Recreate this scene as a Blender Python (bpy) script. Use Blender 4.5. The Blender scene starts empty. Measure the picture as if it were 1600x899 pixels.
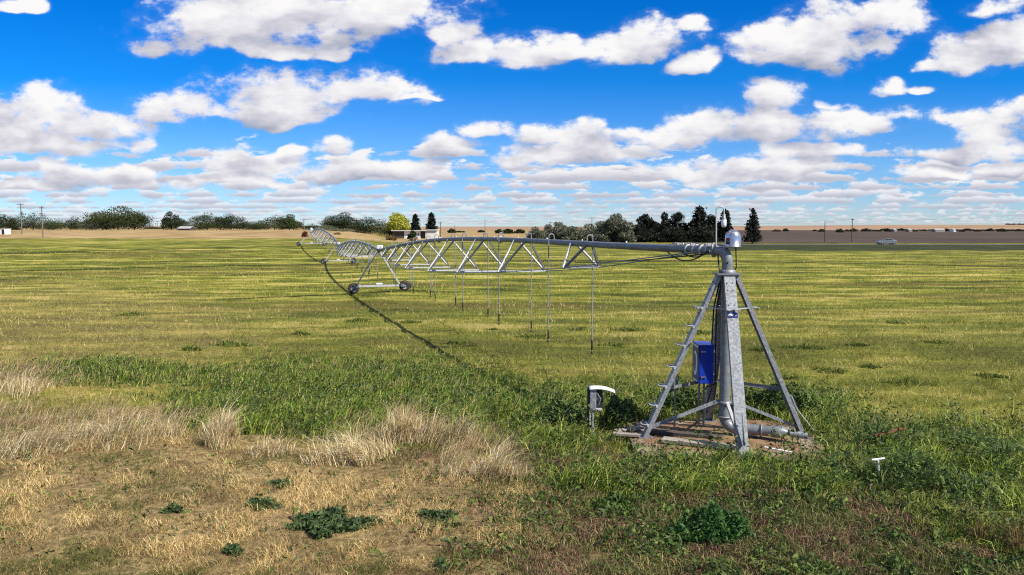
import bpy, math, random
import numpy as np
from mathutils import Vector, Matrix

random.seed(7)
RNG = np.random.default_rng(11)
SC = bpy.context.scene
COL = SC.collection
R = math.radians
PI = math.pi

# ------------------------------------------------------------------ camera
F, H, HOR = 1250.0, 4.23, 354.0            # focal length in pixels of a 1600 px wide frame, eye height, horizon row
PITCH = math.atan((449.5 - HOR) / F)
CP, SP = math.cos(PITCH), math.sin(PITCH)
cam_d = bpy.data.cameras.new('camera')
cam = bpy.data.objects.new('camera', cam_d)
COL.objects.link(cam)
cam_d.sensor_width = 36.0
cam_d.lens = 36.0 * F / 1600.0
cam_d.clip_start, cam_d.clip_end = 0.1, 30000
cam.location = (0, 0, H)
cam.rotation_euler = (PI / 2 - PITCH, 0, 0)
SC.camera = cam


def ray(px, py):
    u, w = px - 800.0, 449.5 - py
    return Vector((u, F * CP + w * SP, -F * SP + w * CP))


def gnd(px, py, z=0.0):
    d = ray(px, py)
    t = (z - H) / d.z
    return Vector((d.x * t, d.y * t, z))


def at(px, py, y):
    d = ray(px, py)
    t = y / d.y
    return Vector((d.x * t, y, H + d.z * t))


def to_px(x, y, z=0.0):
    dz = z - H
    dep = y * CP - dz * SP
    upc = y * SP + dz * CP
    return 800 + F * x / dep, 449.5 - F * upc / dep


# ------------------------------------------------------------------ noise and terrain
def sstep(a, b, x):
    t = np.clip((x - a) / (b - a), 0, 1)
    return t * t * (3 - 2 * t)


_tab = np.random.default_rng(3).random((256, 256))


def vnoise(x, y):
    x = np.asarray(x, float); y = np.asarray(y, float)
    xi = np.floor(x).astype(int); yi = np.floor(y).astype(int)
    fx = x - xi; fy = y - yi
    fx = fx * fx * (3 - 2 * fx); fy = fy * fy * (3 - 2 * fy)
    x0 = xi & 255; x1 = (xi + 1) & 255; y0 = yi & 255; y1 = (yi + 1) & 255
    return ((_tab[x0, y0] * (1 - fx) + _tab[x1, y0] * fx) * (1 - fy)
            + (_tab[x0, y1] * (1 - fx) + _tab[x1, y1] * fx) * fy)


def fbm(x, y, octv=4):
    s = 0; a = 0.5; n = 0
    x = np.asarray(x, float); y = np.asarray(y, float)
    for k in range(octv):
        s = s + a * vnoise(x + 17.3 * k, y + 9.1 * k); n += a
        x = x * 2.03; y = y * 2.03; a *= 0.5
    return s / n


def terrain(x, y):
    x = np.asarray(x, float); y = np.asarray(y, float)
    a = x / np.maximum(y, 1.0)
    left = sstep(-0.135, -0.225, a)
    rise = left * np.interp(y, [0, 98, 135, 200, 330, 600, 4000], [0, -0.25, 0.95, 1.55, 2.72, 3.1, 3.6])
    hill = sstep(950, 3200, y) * (2.2 + 8.0 * sstep(0.1, 0.55, a) + 2.2 * (fbm(x / 900, y / 900, 3) - 0.5))
    micro = (fbm(x * 0.9, y * 0.9, 3) - 0.5) * 0.10 * sstep(70, 20, y)
    return rise + hill + micro


def tz(x, y):
    return float(terrain(x, y))


# ------------------------------------------------------------------ bookkeeping of objects
def link(name, data, parent=None):
    o = bpy.data.objects.new(name, data)
    COL.objects.link(o)
    if parent is not None:
        o.parent = parent
    return o


def tag(o, label=None, cat=None, group=None, kind=None):
    if label: o['label'] = label
    if cat: o['category'] = cat
    if group: o['group'] = group
    if kind: o['kind'] = kind
    return o


def thing(name, loc, label, cat, group=None, rz=0.0):
    o = link(name, None)
    o.location = loc
    o.rotation_euler = (0, 0, rz)
    o.empty_display_size = 0.2
    return tag(o, label, cat, group)


class MB:
    """collects shapes in world (or local) space and links them as ONE mesh object"""
    def __init__(self):
        self.v = []; self.f = []; self.sm = []

    def add(self, vs, fs, smooth=False):
        n = len(self.v)
        self.v += [tuple(p) for p in vs]
        self.f += [tuple(i + n for i in f) for f in fs]
        self.sm += [smooth] * len(fs)
        return self

    def box(self, c, s, rot=None, taper=1.0):
        c = Vector(c)
        hx, hy, hz = s[0] / 2, s[1] / 2, s[2] / 2
        vs = []
        for z in (-hz, hz):
            k = taper if z > 0 else 1.0
            for x, y in ((-hx, -hy), (hx, -hy), (hx, hy), (-hx, hy)):
                p = Vector((x * k, y * k, z))
                if rot is not None: p = rot @ p
                vs.append(c + p)
        return self.add(vs, [(3, 2, 1, 0), (4, 5, 6, 7), (0, 1, 5, 4), (1, 2, 6, 5), (2, 3, 7, 6), (3, 0, 4, 7)])

    def beam(self, p0, p1, prof, side):
        """extrude a closed 2D profile (a, b) from p0 to p1; a runs along 'side', b along side x axis"""
        p0 = Vector(p0); p1 = Vector(p1)
        ax = (p1 - p0).normalized()
        sd = Vector(side); sd = (sd - ax * sd.dot(ax)).normalized()
        up = ax.cross(sd)
        n = len(prof)
        vs = [p0 + sd * a + up * b for a, b in prof] + [p1 + sd * a + up * b for a, b in prof]
        fs = [(i, (i + 1) % n, n + (i + 1) % n, n + i) for i in range(n)]
        fs += [tuple(range(n - 1, -1, -1)), tuple(range(n, 2 * n))]
        return self.add(vs, fs)

    def tube(self, pts, r, n=10, caps=True, smooth=True):
        pts = [Vector(p) for p in pts]
        rs = r if isinstance(r, (list, tuple)) else [r] * len(pts)
        vs = []; fs = []
        prev = None
        for i, p in enumerate(pts):
            a = pts[max(i - 1, 0)]; b = pts[min(i + 1, len(pts) - 1)]
            t = (b - a)
            t = t.normalized() if t.length > 1e-9 else Vector((0, 0, 1))
            if prev is None:
                ref = Vector((0, 0, 1)) if abs(t.z) < 0.9 else Vector((0, 1, 0))
                sd = t.cross(ref).normalized()
            else:
                sd = (prev - t * prev.dot(t)).normalized()
            prev = sd
            up = t.cross(sd)
            for k in range(n):
                an = 2 * PI * k / n
                vs.append(p + (sd * math.cos(an) + up * math.sin(an)) * rs[i])
        for i in range(len(pts) - 1):
            for k in range(n):
                k2 = (k + 1) % n
                fs.append((i * n + k, i * n + k2, (i + 1) * n + k2, (i + 1) * n + k))
        self.add(vs, fs, smooth)
        if caps:
            m = len(vs)
            self.add([vs[k] for k in range(n)], [tuple(range(n - 1, -1, -1))])
            self.add(vs[m - n:], [tuple(range(n))])
        return self

    def lathe(self, c, prof, n=20, axis=None, smooth=True):
        """prof: list of (radius, height) along axis (default +Z)"""
        c = Vector(c)
        ax = Vector(axis).normalized() if axis is not None else Vector((0, 0, 1))
        ref = Vector((1, 0, 0)) if abs(ax.x) < 0.9 else Vector((0, 1, 0))
        sd = (ref - ax * ref.dot(ax)).normalized(); up = ax.cross(sd)
        vs = []; fs = []
        for r_, h_ in prof:
            for k in range(n):
                an = 2 * PI * k / n
                vs.append(c + ax * h_ + (sd * math.cos(an) + up * math.sin(an)) * max(r_, 1e-4))
        for i in range(len(prof) - 1):
            for k in range(n):
                k2 = (k + 1) % n
                fs.append((i * n + k, i * n + k2, (i + 1) * n + k2, (i + 1) * n + k))
        return self.add(vs, fs, smooth)

    def mesh(self, name, material, origin=(0, 0, 0)):
        me = bpy.data.meshes.new(name)
        ox, oy, oz = origin
        me.from_pydata([(a - ox, b - oy, c - oz) for a, b, c in self.v], [], self.f)
        me.polygons.foreach_set('use_smooth', self.sm)
        if material is not None: me.materials.append(material)
        me.update()
        return me

    def build(self, name, material, parent=None, origin=None, bevel=0.0):
        """vertices are given in world space; the object is put under its parent without moving them"""
        if origin is None:
            if parent is not None:
                m = world_of(parent)
                inv = m.inverted()
                self.v = [tuple(inv @ Vector(p)) for p in self.v]
            o = link(name, self.mesh(name, material), parent)
        else:
            o = link(name, self.mesh(name, material, origin))
            o.location = origin
        if bevel:
            b = o.modifiers.new('bevel', 'BEVEL'); b.width = bevel; b.segments = 2; b.limit_method = 'ANGLE'
        return o


def world_of(o):
    m = Matrix.LocRotScale(o.location, o.rotation_euler, o.scale)
    return world_of(o.parent) @ m if o.parent is not None else m


def numpy_mesh(name, verts, tri_idx, material, cols=None, smooth=False):
    """triangles only"""
    me = bpy.data.meshes.new(name)
    nv, nt = len(verts), len(tri_idx)
    me.vertices.add(nv); me.loops.add(nt * 3); me.polygons.add(nt)
    me.vertices.foreach_set('co', np.ascontiguousarray(verts, np.float32).ravel())
    me.loops.foreach_set('vertex_index', np.ascontiguousarray(tri_idx, np.int32).ravel())
    me.polygons.foreach_set('loop_start', np.arange(0, nt * 3, 3, dtype=np.int32))
    me.polygons.foreach_set('loop_total', np.full(nt, 3, np.int32))
    if smooth:
        me.polygons.foreach_set('use_smooth', np.ones(nt, bool))
    if cols is not None:
        at_ = me.attributes.new('tint', 'FLOAT_COLOR', 'POINT')
        c4 = np.ones((nv, 4), np.float32); c4[:, :3] = cols
        at_.data.foreach_set('color', c4.ravel())
    me.materials.append(material)
    me.update(calc_edges=True)
    me.validate()
    return me


# ------------------------------------------------------------------ materials
def newmat(name):
    m = bpy.data.materials.new(name)
    m.use_nodes = True
    nt = m.node_tree
    return m, nt, nt.nodes, nt.links, nt.nodes['Principled BSDF']


def mat(name, col, rough=0.6, metal=0.0, col2=None, scale=6.0, bump=0.0, spec=0.5, bscale=None, stretch=None, contrast=(0.35, 0.65)):
    m, nt, N, L, b = newmat(name)
    b.inputs['Base Color'].default_value = (*col, 1)
    b.inputs['Roughness'].default_value = rough
    b.inputs['Metallic'].default_value = metal
    b.inputs['Specular IOR Level'].default_value = spec
    if col2 is not None or bump:
        tc = N.new('ShaderNodeTexCoord')
        src = tc.outputs['Object']
        if stretch:
            mp = N.new('ShaderNodeMapping'); mp.inputs['Scale'].default_value = stretch
            L.new(src, mp.inputs['Vector']); src = mp.outputs['Vector']
        nz = N.new('ShaderNodeTexNoise'); nz.inputs['Scale'].default_value = scale
        nz.inputs['Detail'].default_value = 6; nz.inputs['Roughness'].default_value = 0.6
        L.new(src, nz.inputs['Vector'])
        if col2 is not None:
            cr = N.new('ShaderNodeValToRGB')
            cr.color_ramp.elements[0].position = contrast[0]; cr.color_ramp.elements[0].color = (*col, 1)
            cr.color_ramp.elements[1].position = contrast[1]; cr.color_ramp.elements[1].color = (*col2, 1)
            L.new(nz.outputs['Fac'], cr.inputs['Fac']); L.new(cr.outputs['Color'], b.inputs['Base Color'])
        if bump:
            nb = nz
            if bscale:
                nb = N.new('ShaderNodeTexNoise'); nb.inputs['Scale'].default_value = bscale
                nb.inputs['Detail'].default_value = 5; L.new(src, nb.inputs['Vector'])
            bp = N.new('ShaderNodeBump'); bp.inputs['Strength'].default_value = bump
            bp.inputs['Distance'].default_value = 0.02
            L.new(nb.outputs['Fac'], bp.inputs['Height']); L.new(bp.outputs['Normal'], b.inputs['Normal'])
    return m


def stain(m, col=(0.15, 0.075, 0.035), amount=0.55, scale=3.0, stretch=(3, 3, 0.5)):
    """rust runs and dried mud over an existing material"""
    nt = m.node_tree; N = nt.nodes; L = nt.links; b = N['Principled BSDF']
    src = b.inputs['Base Color'].links[0].from_socket
    tc = N.new('ShaderNodeTexCoord'); mp = N.new('ShaderNodeMapping'); mp.inputs['Scale'].default_value = stretch
    L.new(tc.outputs['Object'], mp.inputs['Vector'])
    n = N.new('ShaderNodeTexNoise'); n.inputs['Scale'].default_value = scale; n.inputs['Detail'].default_value = 8
    n.inputs['Roughness'].default_value = 0.7
    L.new(mp.outputs['Vector'], n.inputs['Vector'])
    r = N.new('ShaderNodeMapRange'); r.inputs['From Min'].default_value = 0.54; r.inputs['From Max'].default_value = 0.72
    r.inputs['To Max'].default_value = amount
    L.new(n.outputs['Fac'], r.inputs['Value'])
    mx = N.new('ShaderNodeMix'); mx.data_type = 'RGBA'
    L.new(r.outputs['Result'], mx.inputs['Factor']); L.new(src, mx.inputs['A']); mx.inputs['B'].default_value = (*col, 1)
    L.new(mx.outputs['Result'], b.inputs['Base Color'])
    return m


def leafmat(name, trans=0.3, rough=0.7, attr=True, col=(0.06, 0.1, 0.02)):
    m, nt, N, L, b = newmat(name)
    b.inputs['Roughness'].default_value = rough
    b.inputs['Specular IOR Level'].default_value = 0.25
    tr = N.new('ShaderNodeBsdfTranslucent')
    mx = N.new('ShaderNodeMixShader'); mx.inputs['Fac'].default_value = trans
    if attr:
        a = N.new('ShaderNodeAttribute'); a.attribute_name = 'tint'
        L.new(a.outputs['Color'], b.inputs['Base Color']); L.new(a.outputs['Color'], tr.inputs['Color'])
    else:
        b.inputs['Base Color'].default_value = (*col, 1); tr.inputs['Color'].default_value = (*col, 1)
    L.new(b.outputs[0], mx.inputs[1]); L.new(tr.outputs[0], mx.inputs[2])
    L.new(mx.outputs[0], N['Material Output'].inputs['Surface'])
    return m


M = dict(
    galv=mat('galvanised steel', (0.17, 0.18, 0.19), 0.5, 0.35, (0.27, 0.28, 0.29), 40, 0.04, bscale=60),
    galv_leg=mat('weathered galvanised channel', (0.17, 0.185, 0.195), 0.55, 0.2, (0.34, 0.36, 0.37), 22, 0.08, bscale=90, contrast=(0.38, 0.62)),
    bright=mat('bright galvanised angle', (0.38, 0.38, 0.385), 0.5, 0.12, (0.5, 0.5, 0.5), 12),
    pipe=mat('grey painted pipe', (0.12, 0.135, 0.145), 0.5, 0.15, (0.19, 0.205, 0.215), 5, 0.05, bscale=30),
    riser=mat('grey riser steel', (0.17, 0.19, 0.195), 0.45, 0.25, (0.25, 0.27, 0.28), 9, 0.06, bscale=40),
    dome=mat('polished steel dome', (0.52, 0.52, 0.54), 0.27, 0.85),
    black=mat('black rubber', (0.012, 0.012, 0.013), 0.55, 0, (0.03, 0.028, 0.026), 8),
    tyre=mat('tyre rubber', (0.012, 0.012, 0.012), 0.8, 0, (0.035, 0.03, 0.025), 14, 0.3),
    hose=mat('grey drop hose', (0.17, 0.18, 0.20), 0.6, 0, (0.25, 0.26, 0.28), 20),
    blue=mat('blue enamel cabinet', (0.006, 0.035, 0.36), 0.32, 0.1, (0.008, 0.05, 0.45), 4),
    navy=mat('navy cabinet door', (0.006, 0.02, 0.14), 0.35, 0.0, (0.008, 0.025, 0.18), 4),
    white=mat('white paint', (0.72, 0.73, 0.74), 0.5, 0, (0.8, 0.8, 0.79), 7),
    cream=mat('cream siding', (0.60, 0.58, 0.52), 0.7, 0, (0.68, 0.66, 0.6), 2, stretch=(1, 1, 14)),
    darkwall=mat('dark stained siding', (0.045, 0.035, 0.03), 0.8, 0, (0.07, 0.055, 0.045), 3, stretch=(9, 9, 1)),
    roofpale=mat('pale roof sheet', (0.50, 0.48, 0.45), 0.6, 0, (0.6, 0.58, 0.55), 2, stretch=(6, 1, 1)),
    roofgrey=mat('grey shed roof', (0.28, 0.28, 0.27), 0.85, 0.0, (0.38, 0.37, 0.35), 2, stretch=(6, 1, 1)),
    glass=mat('dark window glass', (0.02, 0.03, 0.04), 0.08, 0),
    lampglass=mat('lamp glass', (0.72, 0.76, 0.78), 0.12, 0.0, spec=0.8),
    red=mat('red decal', (0.28, 0.02, 0.02), 0.5, 0),
    rust=mat('rusty iron', (0.16, 0.05, 0.025), 0.85, 0.1, (0.28, 0.10, 0.05), 15, 0.3),
    concrete=mat('dirty concrete', (0.30, 0.235, 0.17), 0.9, 0, (0.16, 0.095, 0.05), 1.6, 0.5, bscale=18, contrast=(0.40, 0.60)),
    silt=mat('wet silt', (0.16, 0.085, 0.04), 0.8, 0, (0.27, 0.17, 0.09), 3, 0.6, bscale=25),
    plank=mat('pale weathered plank', (0.38, 0.34, 0.28), 0.85, 0, (0.22, 0.18, 0.14), 4, 0.3, stretch=(1, 12, 12)),
    wood=mat('grey pole wood', (0.13, 0.10, 0.075), 0.85, 0, (0.22, 0.18, 0.14), 5, 0.3, stretch=(8, 8, 0.6)),
    darkwood=mat('dark pole wood', (0.05, 0.04, 0.03), 0.85, 0, (0.09, 0.07, 0.055), 5, 0.3, stretch=(8, 8, 0.6)),
    bark=mat('tree bark', (0.06, 0.045, 0.03), 0.9, 0, (0.11, 0.085, 0.06), 5, 0.5, stretch=(4, 4, 1)),
    carpaint=mat('silver car paint', (0.17, 0.19, 0.22), 0.3, 0.2),
    cable=mat('black cable', (0.012, 0.012, 0.013), 0.5),
    lamp=mat('headlamp lens', (0.75, 0.75, 0.75), 0.15, 0.2),
    taillamp=mat('tail lamp lens', (0.35, 0.01, 0.01), 0.2, 0),
)
for k_, am_ in (('galv_leg', 0.5), ('riser', 0.5), ('galv', 0.6), ('pipe', 0.35), ('tyre', 0.8)):
    stain(M[k_], amount=am_)
stain(M['blue'], (0.05, 0.09, 0.34), 0.7, 2.0)
GRASS = leafmat('grass blades', 0.22, 0.75)
LEAF = leafmat('tree leaves', 0.18, 0.65)
NEEDLE = leafmat('conifer needles', 0.06, 0.75)


def ground_material():
    m, nt, N, L, b = newmat('field ground')
    b.inputs['Roughness'].default_value = 0.95
    b.inputs['Specular IOR Level'].default_value = 0.1
    a = N.new('ShaderNodeAttribute'); a.attribute_name = 'tint'
    geo = N.new('ShaderNodeNewGeometry')
    # mowing rows: noise stretched along X, at three sizes, mixed between straw and green
    def noise(sc, detail, stretch):
        mp = N.new('ShaderNodeMapping'); mp.inputs['Scale'].default_value = stretch
        mp.inputs['Rotation'].default_value = (0, 0, R(3))
        L.new(geo.outputs['Position'], mp.inputs['Vector'])
        n = N.new('ShaderNodeTexNoise'); n.inputs['Scale'].default_value = sc
        n.inputs['Detail'].default_value = detail; n.inputs['Roughness'].default_value = 0.62
        L.new(mp.outputs['Vector'], n.inputs['Vector'])
        return n.outputs['Fac']
    n1 = noise(1.0, 5, (0.035, 0.20, 1)); n2 = noise(1.0, 6, (0.26, 0.55, 1)); n4 = noise(1.0, 5, (0.022, 0.16, 1)); n3 = noise(1.0, 3, (7, 7, 7))
    def math_(op, x, y, clamp=False):
        n = N.new('ShaderNodeMath'); n.operation = op; n.use_clamp = clamp
        for i, q in enumerate((x, y)):
            if isinstance(q, (int, float)): n.inputs[i].default_value = q
            else: L.new(q, n.inputs[i])
        return n.outputs[0]
    s = math_('ADD', math_('MULTIPLY', n1, 0.40), math_('MULTIPLY', n2, 0.46))
    s = math_('ADD', s, math_('MULTIPLY', n3, 0.14))
    ramp = N.new('ShaderNodeValToRGB')
    e = ramp.color_ramp.elements
    e[0].position = 0.42; e[0].color = (0.045, 0.052, 0.010, 1)
    e[1].position = 0.60; e[1].color = (0.48, 0.39, 0.13, 1)
    for p, c in ((0.455, (0.080, 0.100, 0.011)), (0.505, (0.155, 0.170, 0.019)), (0.55, (0.31, 0.275, 0.050))):
        k = e.new(p); k.color = (*c, 1)
    L.new(s, ramp.inputs['Fac'])
    bw = N.new('ShaderNodeMapRange'); bw.inputs['From Min'].default_value = 0.53; bw.inputs['From Max'].default_value = 0.62
    bw.inputs['To Max'].default_value = 0.75
    L.new(n4, bw.inputs['Value'])
    bm = N.new('ShaderNodeMix'); bm.data_type = 'RGBA'                  # bands where brown stubble shows
    L.new(bw.outputs['Result'], bm.inputs['Factor']); L.new(ramp.outputs['Color'], bm.inputs['A'])
    bm.inputs['B'].default_value = (0.12, 0.088, 0.026, 1)
    mx = N.new('ShaderNodeMix'); mx.data_type = 'RGBA'
    L.new(a.outputs['Alpha'], mx.inputs['Factor'])
    L.new(bm.outputs['Result'], mx.inputs['A'])
    mod = N.new('ShaderNodeMix'); mod.data_type = 'RGBA'; mod.blend_type = 'MULTIPLY'
    mod.inputs['Factor'].default_value = 1.0
    rr = N.new('ShaderNodeMapRange'); rr.inputs['From Min'].default_value = 0.3; rr.inputs['From Max'].default_value = 0.7
    rr.inputs['To Min'].default_value = 0.45; rr.inputs['To Max'].default_value = 1.5
    L.new(n3, rr.inputs['Value'])
    L.new(a.outputs['Color'], mod.inputs['A']); L.new(rr.outputs['Result'], mod.inputs['B'])
    L.new(mod.outputs['Result'], mx.inputs['B'])
    L.new(mx.outputs['Result'], b.inputs['Base Color'])
    bp = N.new('ShaderNodeBump'); bp.inputs['Strength'].default_value = 0.8; bp.inputs['Distance'].default_value = 0.08
    L.new(math_('ADD', n3, n2), bp.inputs['Height']); L.new(bp.outputs['Normal'], b.inputs['Normal'])
    return m


def sheetmat(name, c1, c2, c3, stretch, scale=1.0, rough=0.95):
    m, nt, N, L, b = newmat(name)
    b.inputs['Roughness'].default_value = rough; b.inputs['Specular IOR Level'].default_value = 0.1
    geo = N.new('ShaderNodeNewGeometry')
    mp = N.new('ShaderNodeMapping'); mp.inputs['Scale'].default_value = stretch
    L.new(geo.outputs['Position'], mp.inputs['Vector'])
    n = N.new('ShaderNodeTexNoise'); n.inputs['Scale'].default_value = scale; n.inputs['Detail'].default_value = 7
    n.inputs['Roughness'].default_value = 0.65
    L.new(mp.outputs['Vector'], n.inputs['Vector'])
    cr = N.new('ShaderNodeValToRGB'); e = cr.color_ramp.elements
    e[0].position = 0.34; e[0].color = (*c1, 1); e[1].position = 0.66; e[1].color = (*c3, 1)
    k = e.new(0.5); k.color = (*c2, 1)
    L.new(n.outputs['Fac'], cr.inputs['Fac']); L.new(cr.outputs['Color'], b.inputs['Base Color'])
    return m


# ------------------------------------------------------------------ vegetation zones (world position -> what grows there)
def blob(px, py, cx, cy, rx, ry, n):
    r_ = np.sqrt(((px - cx) / rx) ** 2 + ((py - cy) / ry) ** 2)
    return sstep(1.15, 0.75, r_ + (n - 0.5) * 1.9)


LUSH = [(560, 602, 270, 44), (370, 628, 130, 26), (480, 655, 170, 28), (800, 665, 130, 34), (860, 690, 110, 24), (150, 578, 160, 20), (730, 626, 150, 34), (900, 640, 110, 44), (1020, 655, 80, 34), (1240, 640, 90, 36),
        (1400, 728, 240, 58), (1170, 748, 240, 32), (1560, 770, 140, 80), (1330, 690, 80, 40)]
DRYTALL = [(150, 656, 180, 26), (30, 666, 90, 30), (345, 662, 42, 30), (560, 692, 50, 34), (655, 662, 60, 30), (745, 706, 70, 30), (40, 588, 80, 26)]


def zones(x, y):
    px, py = to_px(x, y)
    n = fbm(x * 0.55, y * 0.55, 4)
    n2 = fbm(x * 1.7 + 40, y * 1.7, 4)
    n3_ = fbm(x * 4.3 + 11, y * 4.3, 3)
    nn = 0.40 * n + 0.35 * n2 + 0.25 * n3_ + (n3_ - 0.5) * 0.25
    lush = np.zeros_like(px); dry = np.zeros_like(px)
    for a in LUSH: lush = np.maximum(lush, blob(px, py, *a, nn))
    for a in DRYTALL: dry = np.maximum(dry, blob(px, py, *a, nn))
    edge = np.interp(px, [-400, 0, 420, 640, 820, 1000, 1300, 1600, 2000], [640, 650, 672, 700, 705, 735, 765, 775, 775])
    fore = sstep(-22, 22, py - edge + (nn - 0.5) * 90)
    olive = sstep(560, 980, px + (nn - 0.5) * 700 + (py - 760) * -0.6)
    dry = dry * sstep(0.40, 0.56, n2 + 0.03)
    lush = lush * (1 - dry * 0.85)
    foredry = fore * (1 - olive) * (1 - lush) * (1 - dry)
    foreol = fore * olive * (1 - lush) * (1 - dry)
    field = np.clip(1 - lush - dry - foredry - foreol, 0, 1)
    tan = blob(px, py, 90, 530, 330, 95, nn) * field
    return px, py, dict(lush=lush, dry=dry, foredry=foredry, foreol=foreol, field=field, tan=tan), n, n2


def stripes(x, y):
    """0 green .. 1 straw for the mown field"""
    s = 0.26 * fbm(x * 0.045 + y * 0.004, y * 0.26, 4) + 0.34 * fbm(x * 0.30 + 9, y * 0.55, 4) + 0.28 * fbm(x * 1.2 + 9, y * 1.7, 3) + 0.12 * vnoise(x * 5, y * 5)
    return sstep(0.462, 0.55, s)


def brownness(x, y):
    return sstep(0.53, 0.63, 0.65 * fbm(x * 0.03 + 31, y * 0.30 + 7, 4) + 0.35 * fbm(x * 0.4, y * 0.9 + 3, 3))


PAD_C = gnd(1108, 690); PAD_HX, PAD_HY = 1.95, 1.45


# ------------------------------------------------------------------ the ground sheet
def grid_sheet(name, xs, ys, zoff, material, cols=None, zfun=None):
    X, Y = np.meshgrid(xs, ys)
    Z = (zfun or terrain)(X, Y) + zoff
    nv = X.size
    V = np.stack([X.ravel(), Y.ravel(), Z.ravel()], 1)
    nx, ny = len(xs), len(ys)
    i = np.arange((ny - 1) * (nx - 1)); r_ = i // (nx - 1); c_ = i % (nx - 1)
    q = r_ * nx + c_
    T = np.concatenate([np.stack([q, q + 1, q + nx + 1], 1), np.stack([q, q + nx + 1, q + nx], 1)])
    me = numpy_mesh(name, V, T, material, None, True)
    if cols is not None:
        at_ = me.attributes.new('tint', 'FLOAT_COLOR', 'POINT')
        at_.data.foreach_set('color', np.ascontiguousarray(cols(X.ravel(), Y.ravel()), np.float32).ravel())
    return tag(link(name, me), kind='structure')


def geo_axis(lo, hi, step, far, growth=1.13):
    a = list(np.arange(lo, hi + 1e-6, step))
    s = step; p = a[-1]
    while p < far:
        s *= growth; p += s; a.append(p)
    return a


pos = geo_axis(0, 26, 0.3, 7000)
xs = np.array([-p for p in pos[:0:-1]] + pos)
ysf = geo_axis(4, 62, 0.3, 7000)
ys = np.array([-60, -30, -15, -6, 0, 2] + ysf)


def ground_cols(x, y):
    out = np.zeros((x.size, 4))
    yy = np.maximum(y, 5.0)
    px, py, z, n, n2 = zones(x, yy)
    near = (y > 3) & (y < 75)
    c = (z['lush'][:, None] * np.array([0.035, 0.055, 0.012])
         + z['dry'][:, None] * np.array([0.20, 0.14, 0.07])
         + z['foredry'][:, None] * (np.array([0.23, 0.165, 0.075]) * (0.55 + 0.9 * n2[:, None]))
         + z['foreol'][:, None] * (np.array([0.10, 0.065, 0.04]) * (0.3 + 1.3 * n2[:, None])))
    w = np.clip(z['lush'] + z['dry'] + z['foredry'] + z['foreol'], 0, 1)
    c = c / np.maximum(w, 1e-3)[:, None]
    tanw = z['tan'] * 0.35
    c = np.where((w > tanw)[:, None], c, np.array([0.26, 0.18, 0.08]))
    w = np.maximum(w, tanw) * near
    soil = 0.5 * sstep(60, 30, y) * near                       # earth between the stubble blades
    c = (c * w[:, None] + np.array([0.115, 0.115, 0.026]) * (np.maximum(soil - w, 0))[:, None]) / np.maximum(np.maximum(w, soil), 1e-3)[:, None]
    w = np.maximum(w, soil)
    w = np.where(y <= 3, 1.0, w); c = np.where((y <= 3)[:, None], np.array([0.2, 0.14, 0.07]), c)
    out[:, :3] = c; out[:, 3] = w
    return out


GROUND = ground_material()
grid_sheet('field', xs, ys, 0.0, GROUND, ground_cols)

# ---- far sheets
def fan_sheet(name, a0, a1, y0f, y1, zoff, material, na=120, ny=40):
    """strip bounded by two bearings (x/y) whose near edge wanders, following the terrain"""
    aa = np.linspace(a0, a1, na); tt = np.linspace(0, 1, ny) ** 2
    A, Tt = np.meshgrid(aa, tt)
    Y0 = y0f(A)
    Y = Y0 + (y1 - Y0) * Tt
    X = A * Y
    Z = terrain(X, Y) + zoff
    V = np.stack([X.ravel(), Y.ravel(), Z.ravel()], 1)
    i = np.arange((ny - 1) * (na - 1)); r_ = i // (na - 1); c_ = i % (na - 1)
    q = r_ * na + c_
    T = np.concatenate([np.stack([q, q + 1, q + na + 1], 1), np.stack([q, q + na + 1, q + na], 1)])
    return tag(link(name, numpy_mesh(name, V, T, material, None, True)), kind='structure')


fan_sheet('dry_pasture', -1.6, 0.03, lambda a: np.interp(a, [-0.6, -0.25, -0.16, 0.0, 0.03], [185, 185, 205, 235, 290]) + 9 * (fbm(a * 60, a * 0, 3) - 0.5),
          950, 0.02, sheetmat('dry pasture grass', (0.10, 0.065, 0.025), (0.33, 0.225, 0.095), (0.50, 0.38, 0.19), (0.09, 0.22, 1)))
fan_sheet('ploughed_field', 0.225, 2.2, lambda a: 205 + 8 * (fbm(a * 40, a * 0 + 4, 3) - 0.5), 900, 0.02,
          sheetmat('ploughed brown soil', (0.045, 0.032, 0.024), (0.075, 0.053, 0.040), (0.115, 0.082, 0.060), (0.01, 0.06, 1)))
fan_sheet('shade_tinted_verge', 0.20, 2.2, lambda a: 140 + 9 * (fbm(a * 30, a * 0 + 8, 3) - 0.5), 196, 0.012,
          sheetmat('rough verge grass tinted for cloud shade', (0.018, 0.022, 0.008), (0.035, 0.042, 0.012), (0.07, 0.07, 0.025), (0.1, 0.3, 1)), ny=14)  # cloud shade over the far grass, put into a darker sheet colour
fan_sheet('hills', -2.0, 2.4, lambda a: 900 + 0 * a, 6500, 0.03,
          sheetmat('far stubble hills', (0.20, 0.115, 0.08), (0.30, 0.19, 0.12), (0.42, 0.28, 0.17), (0.0015, 0.006, 1)), na=160, ny=60)
xr = np.concatenate([np.linspace(30, 480, 60)])
road = grid_sheet('road', xr, np.array([182.0, 184.0, 187.0]), 0.05, sheetmat('gravel road', (0.10, 0.09, 0.08), (0.16, 0.145, 0.13), (0.2, 0.18, 0.16), (0.3, 1.5, 1)))

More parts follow.
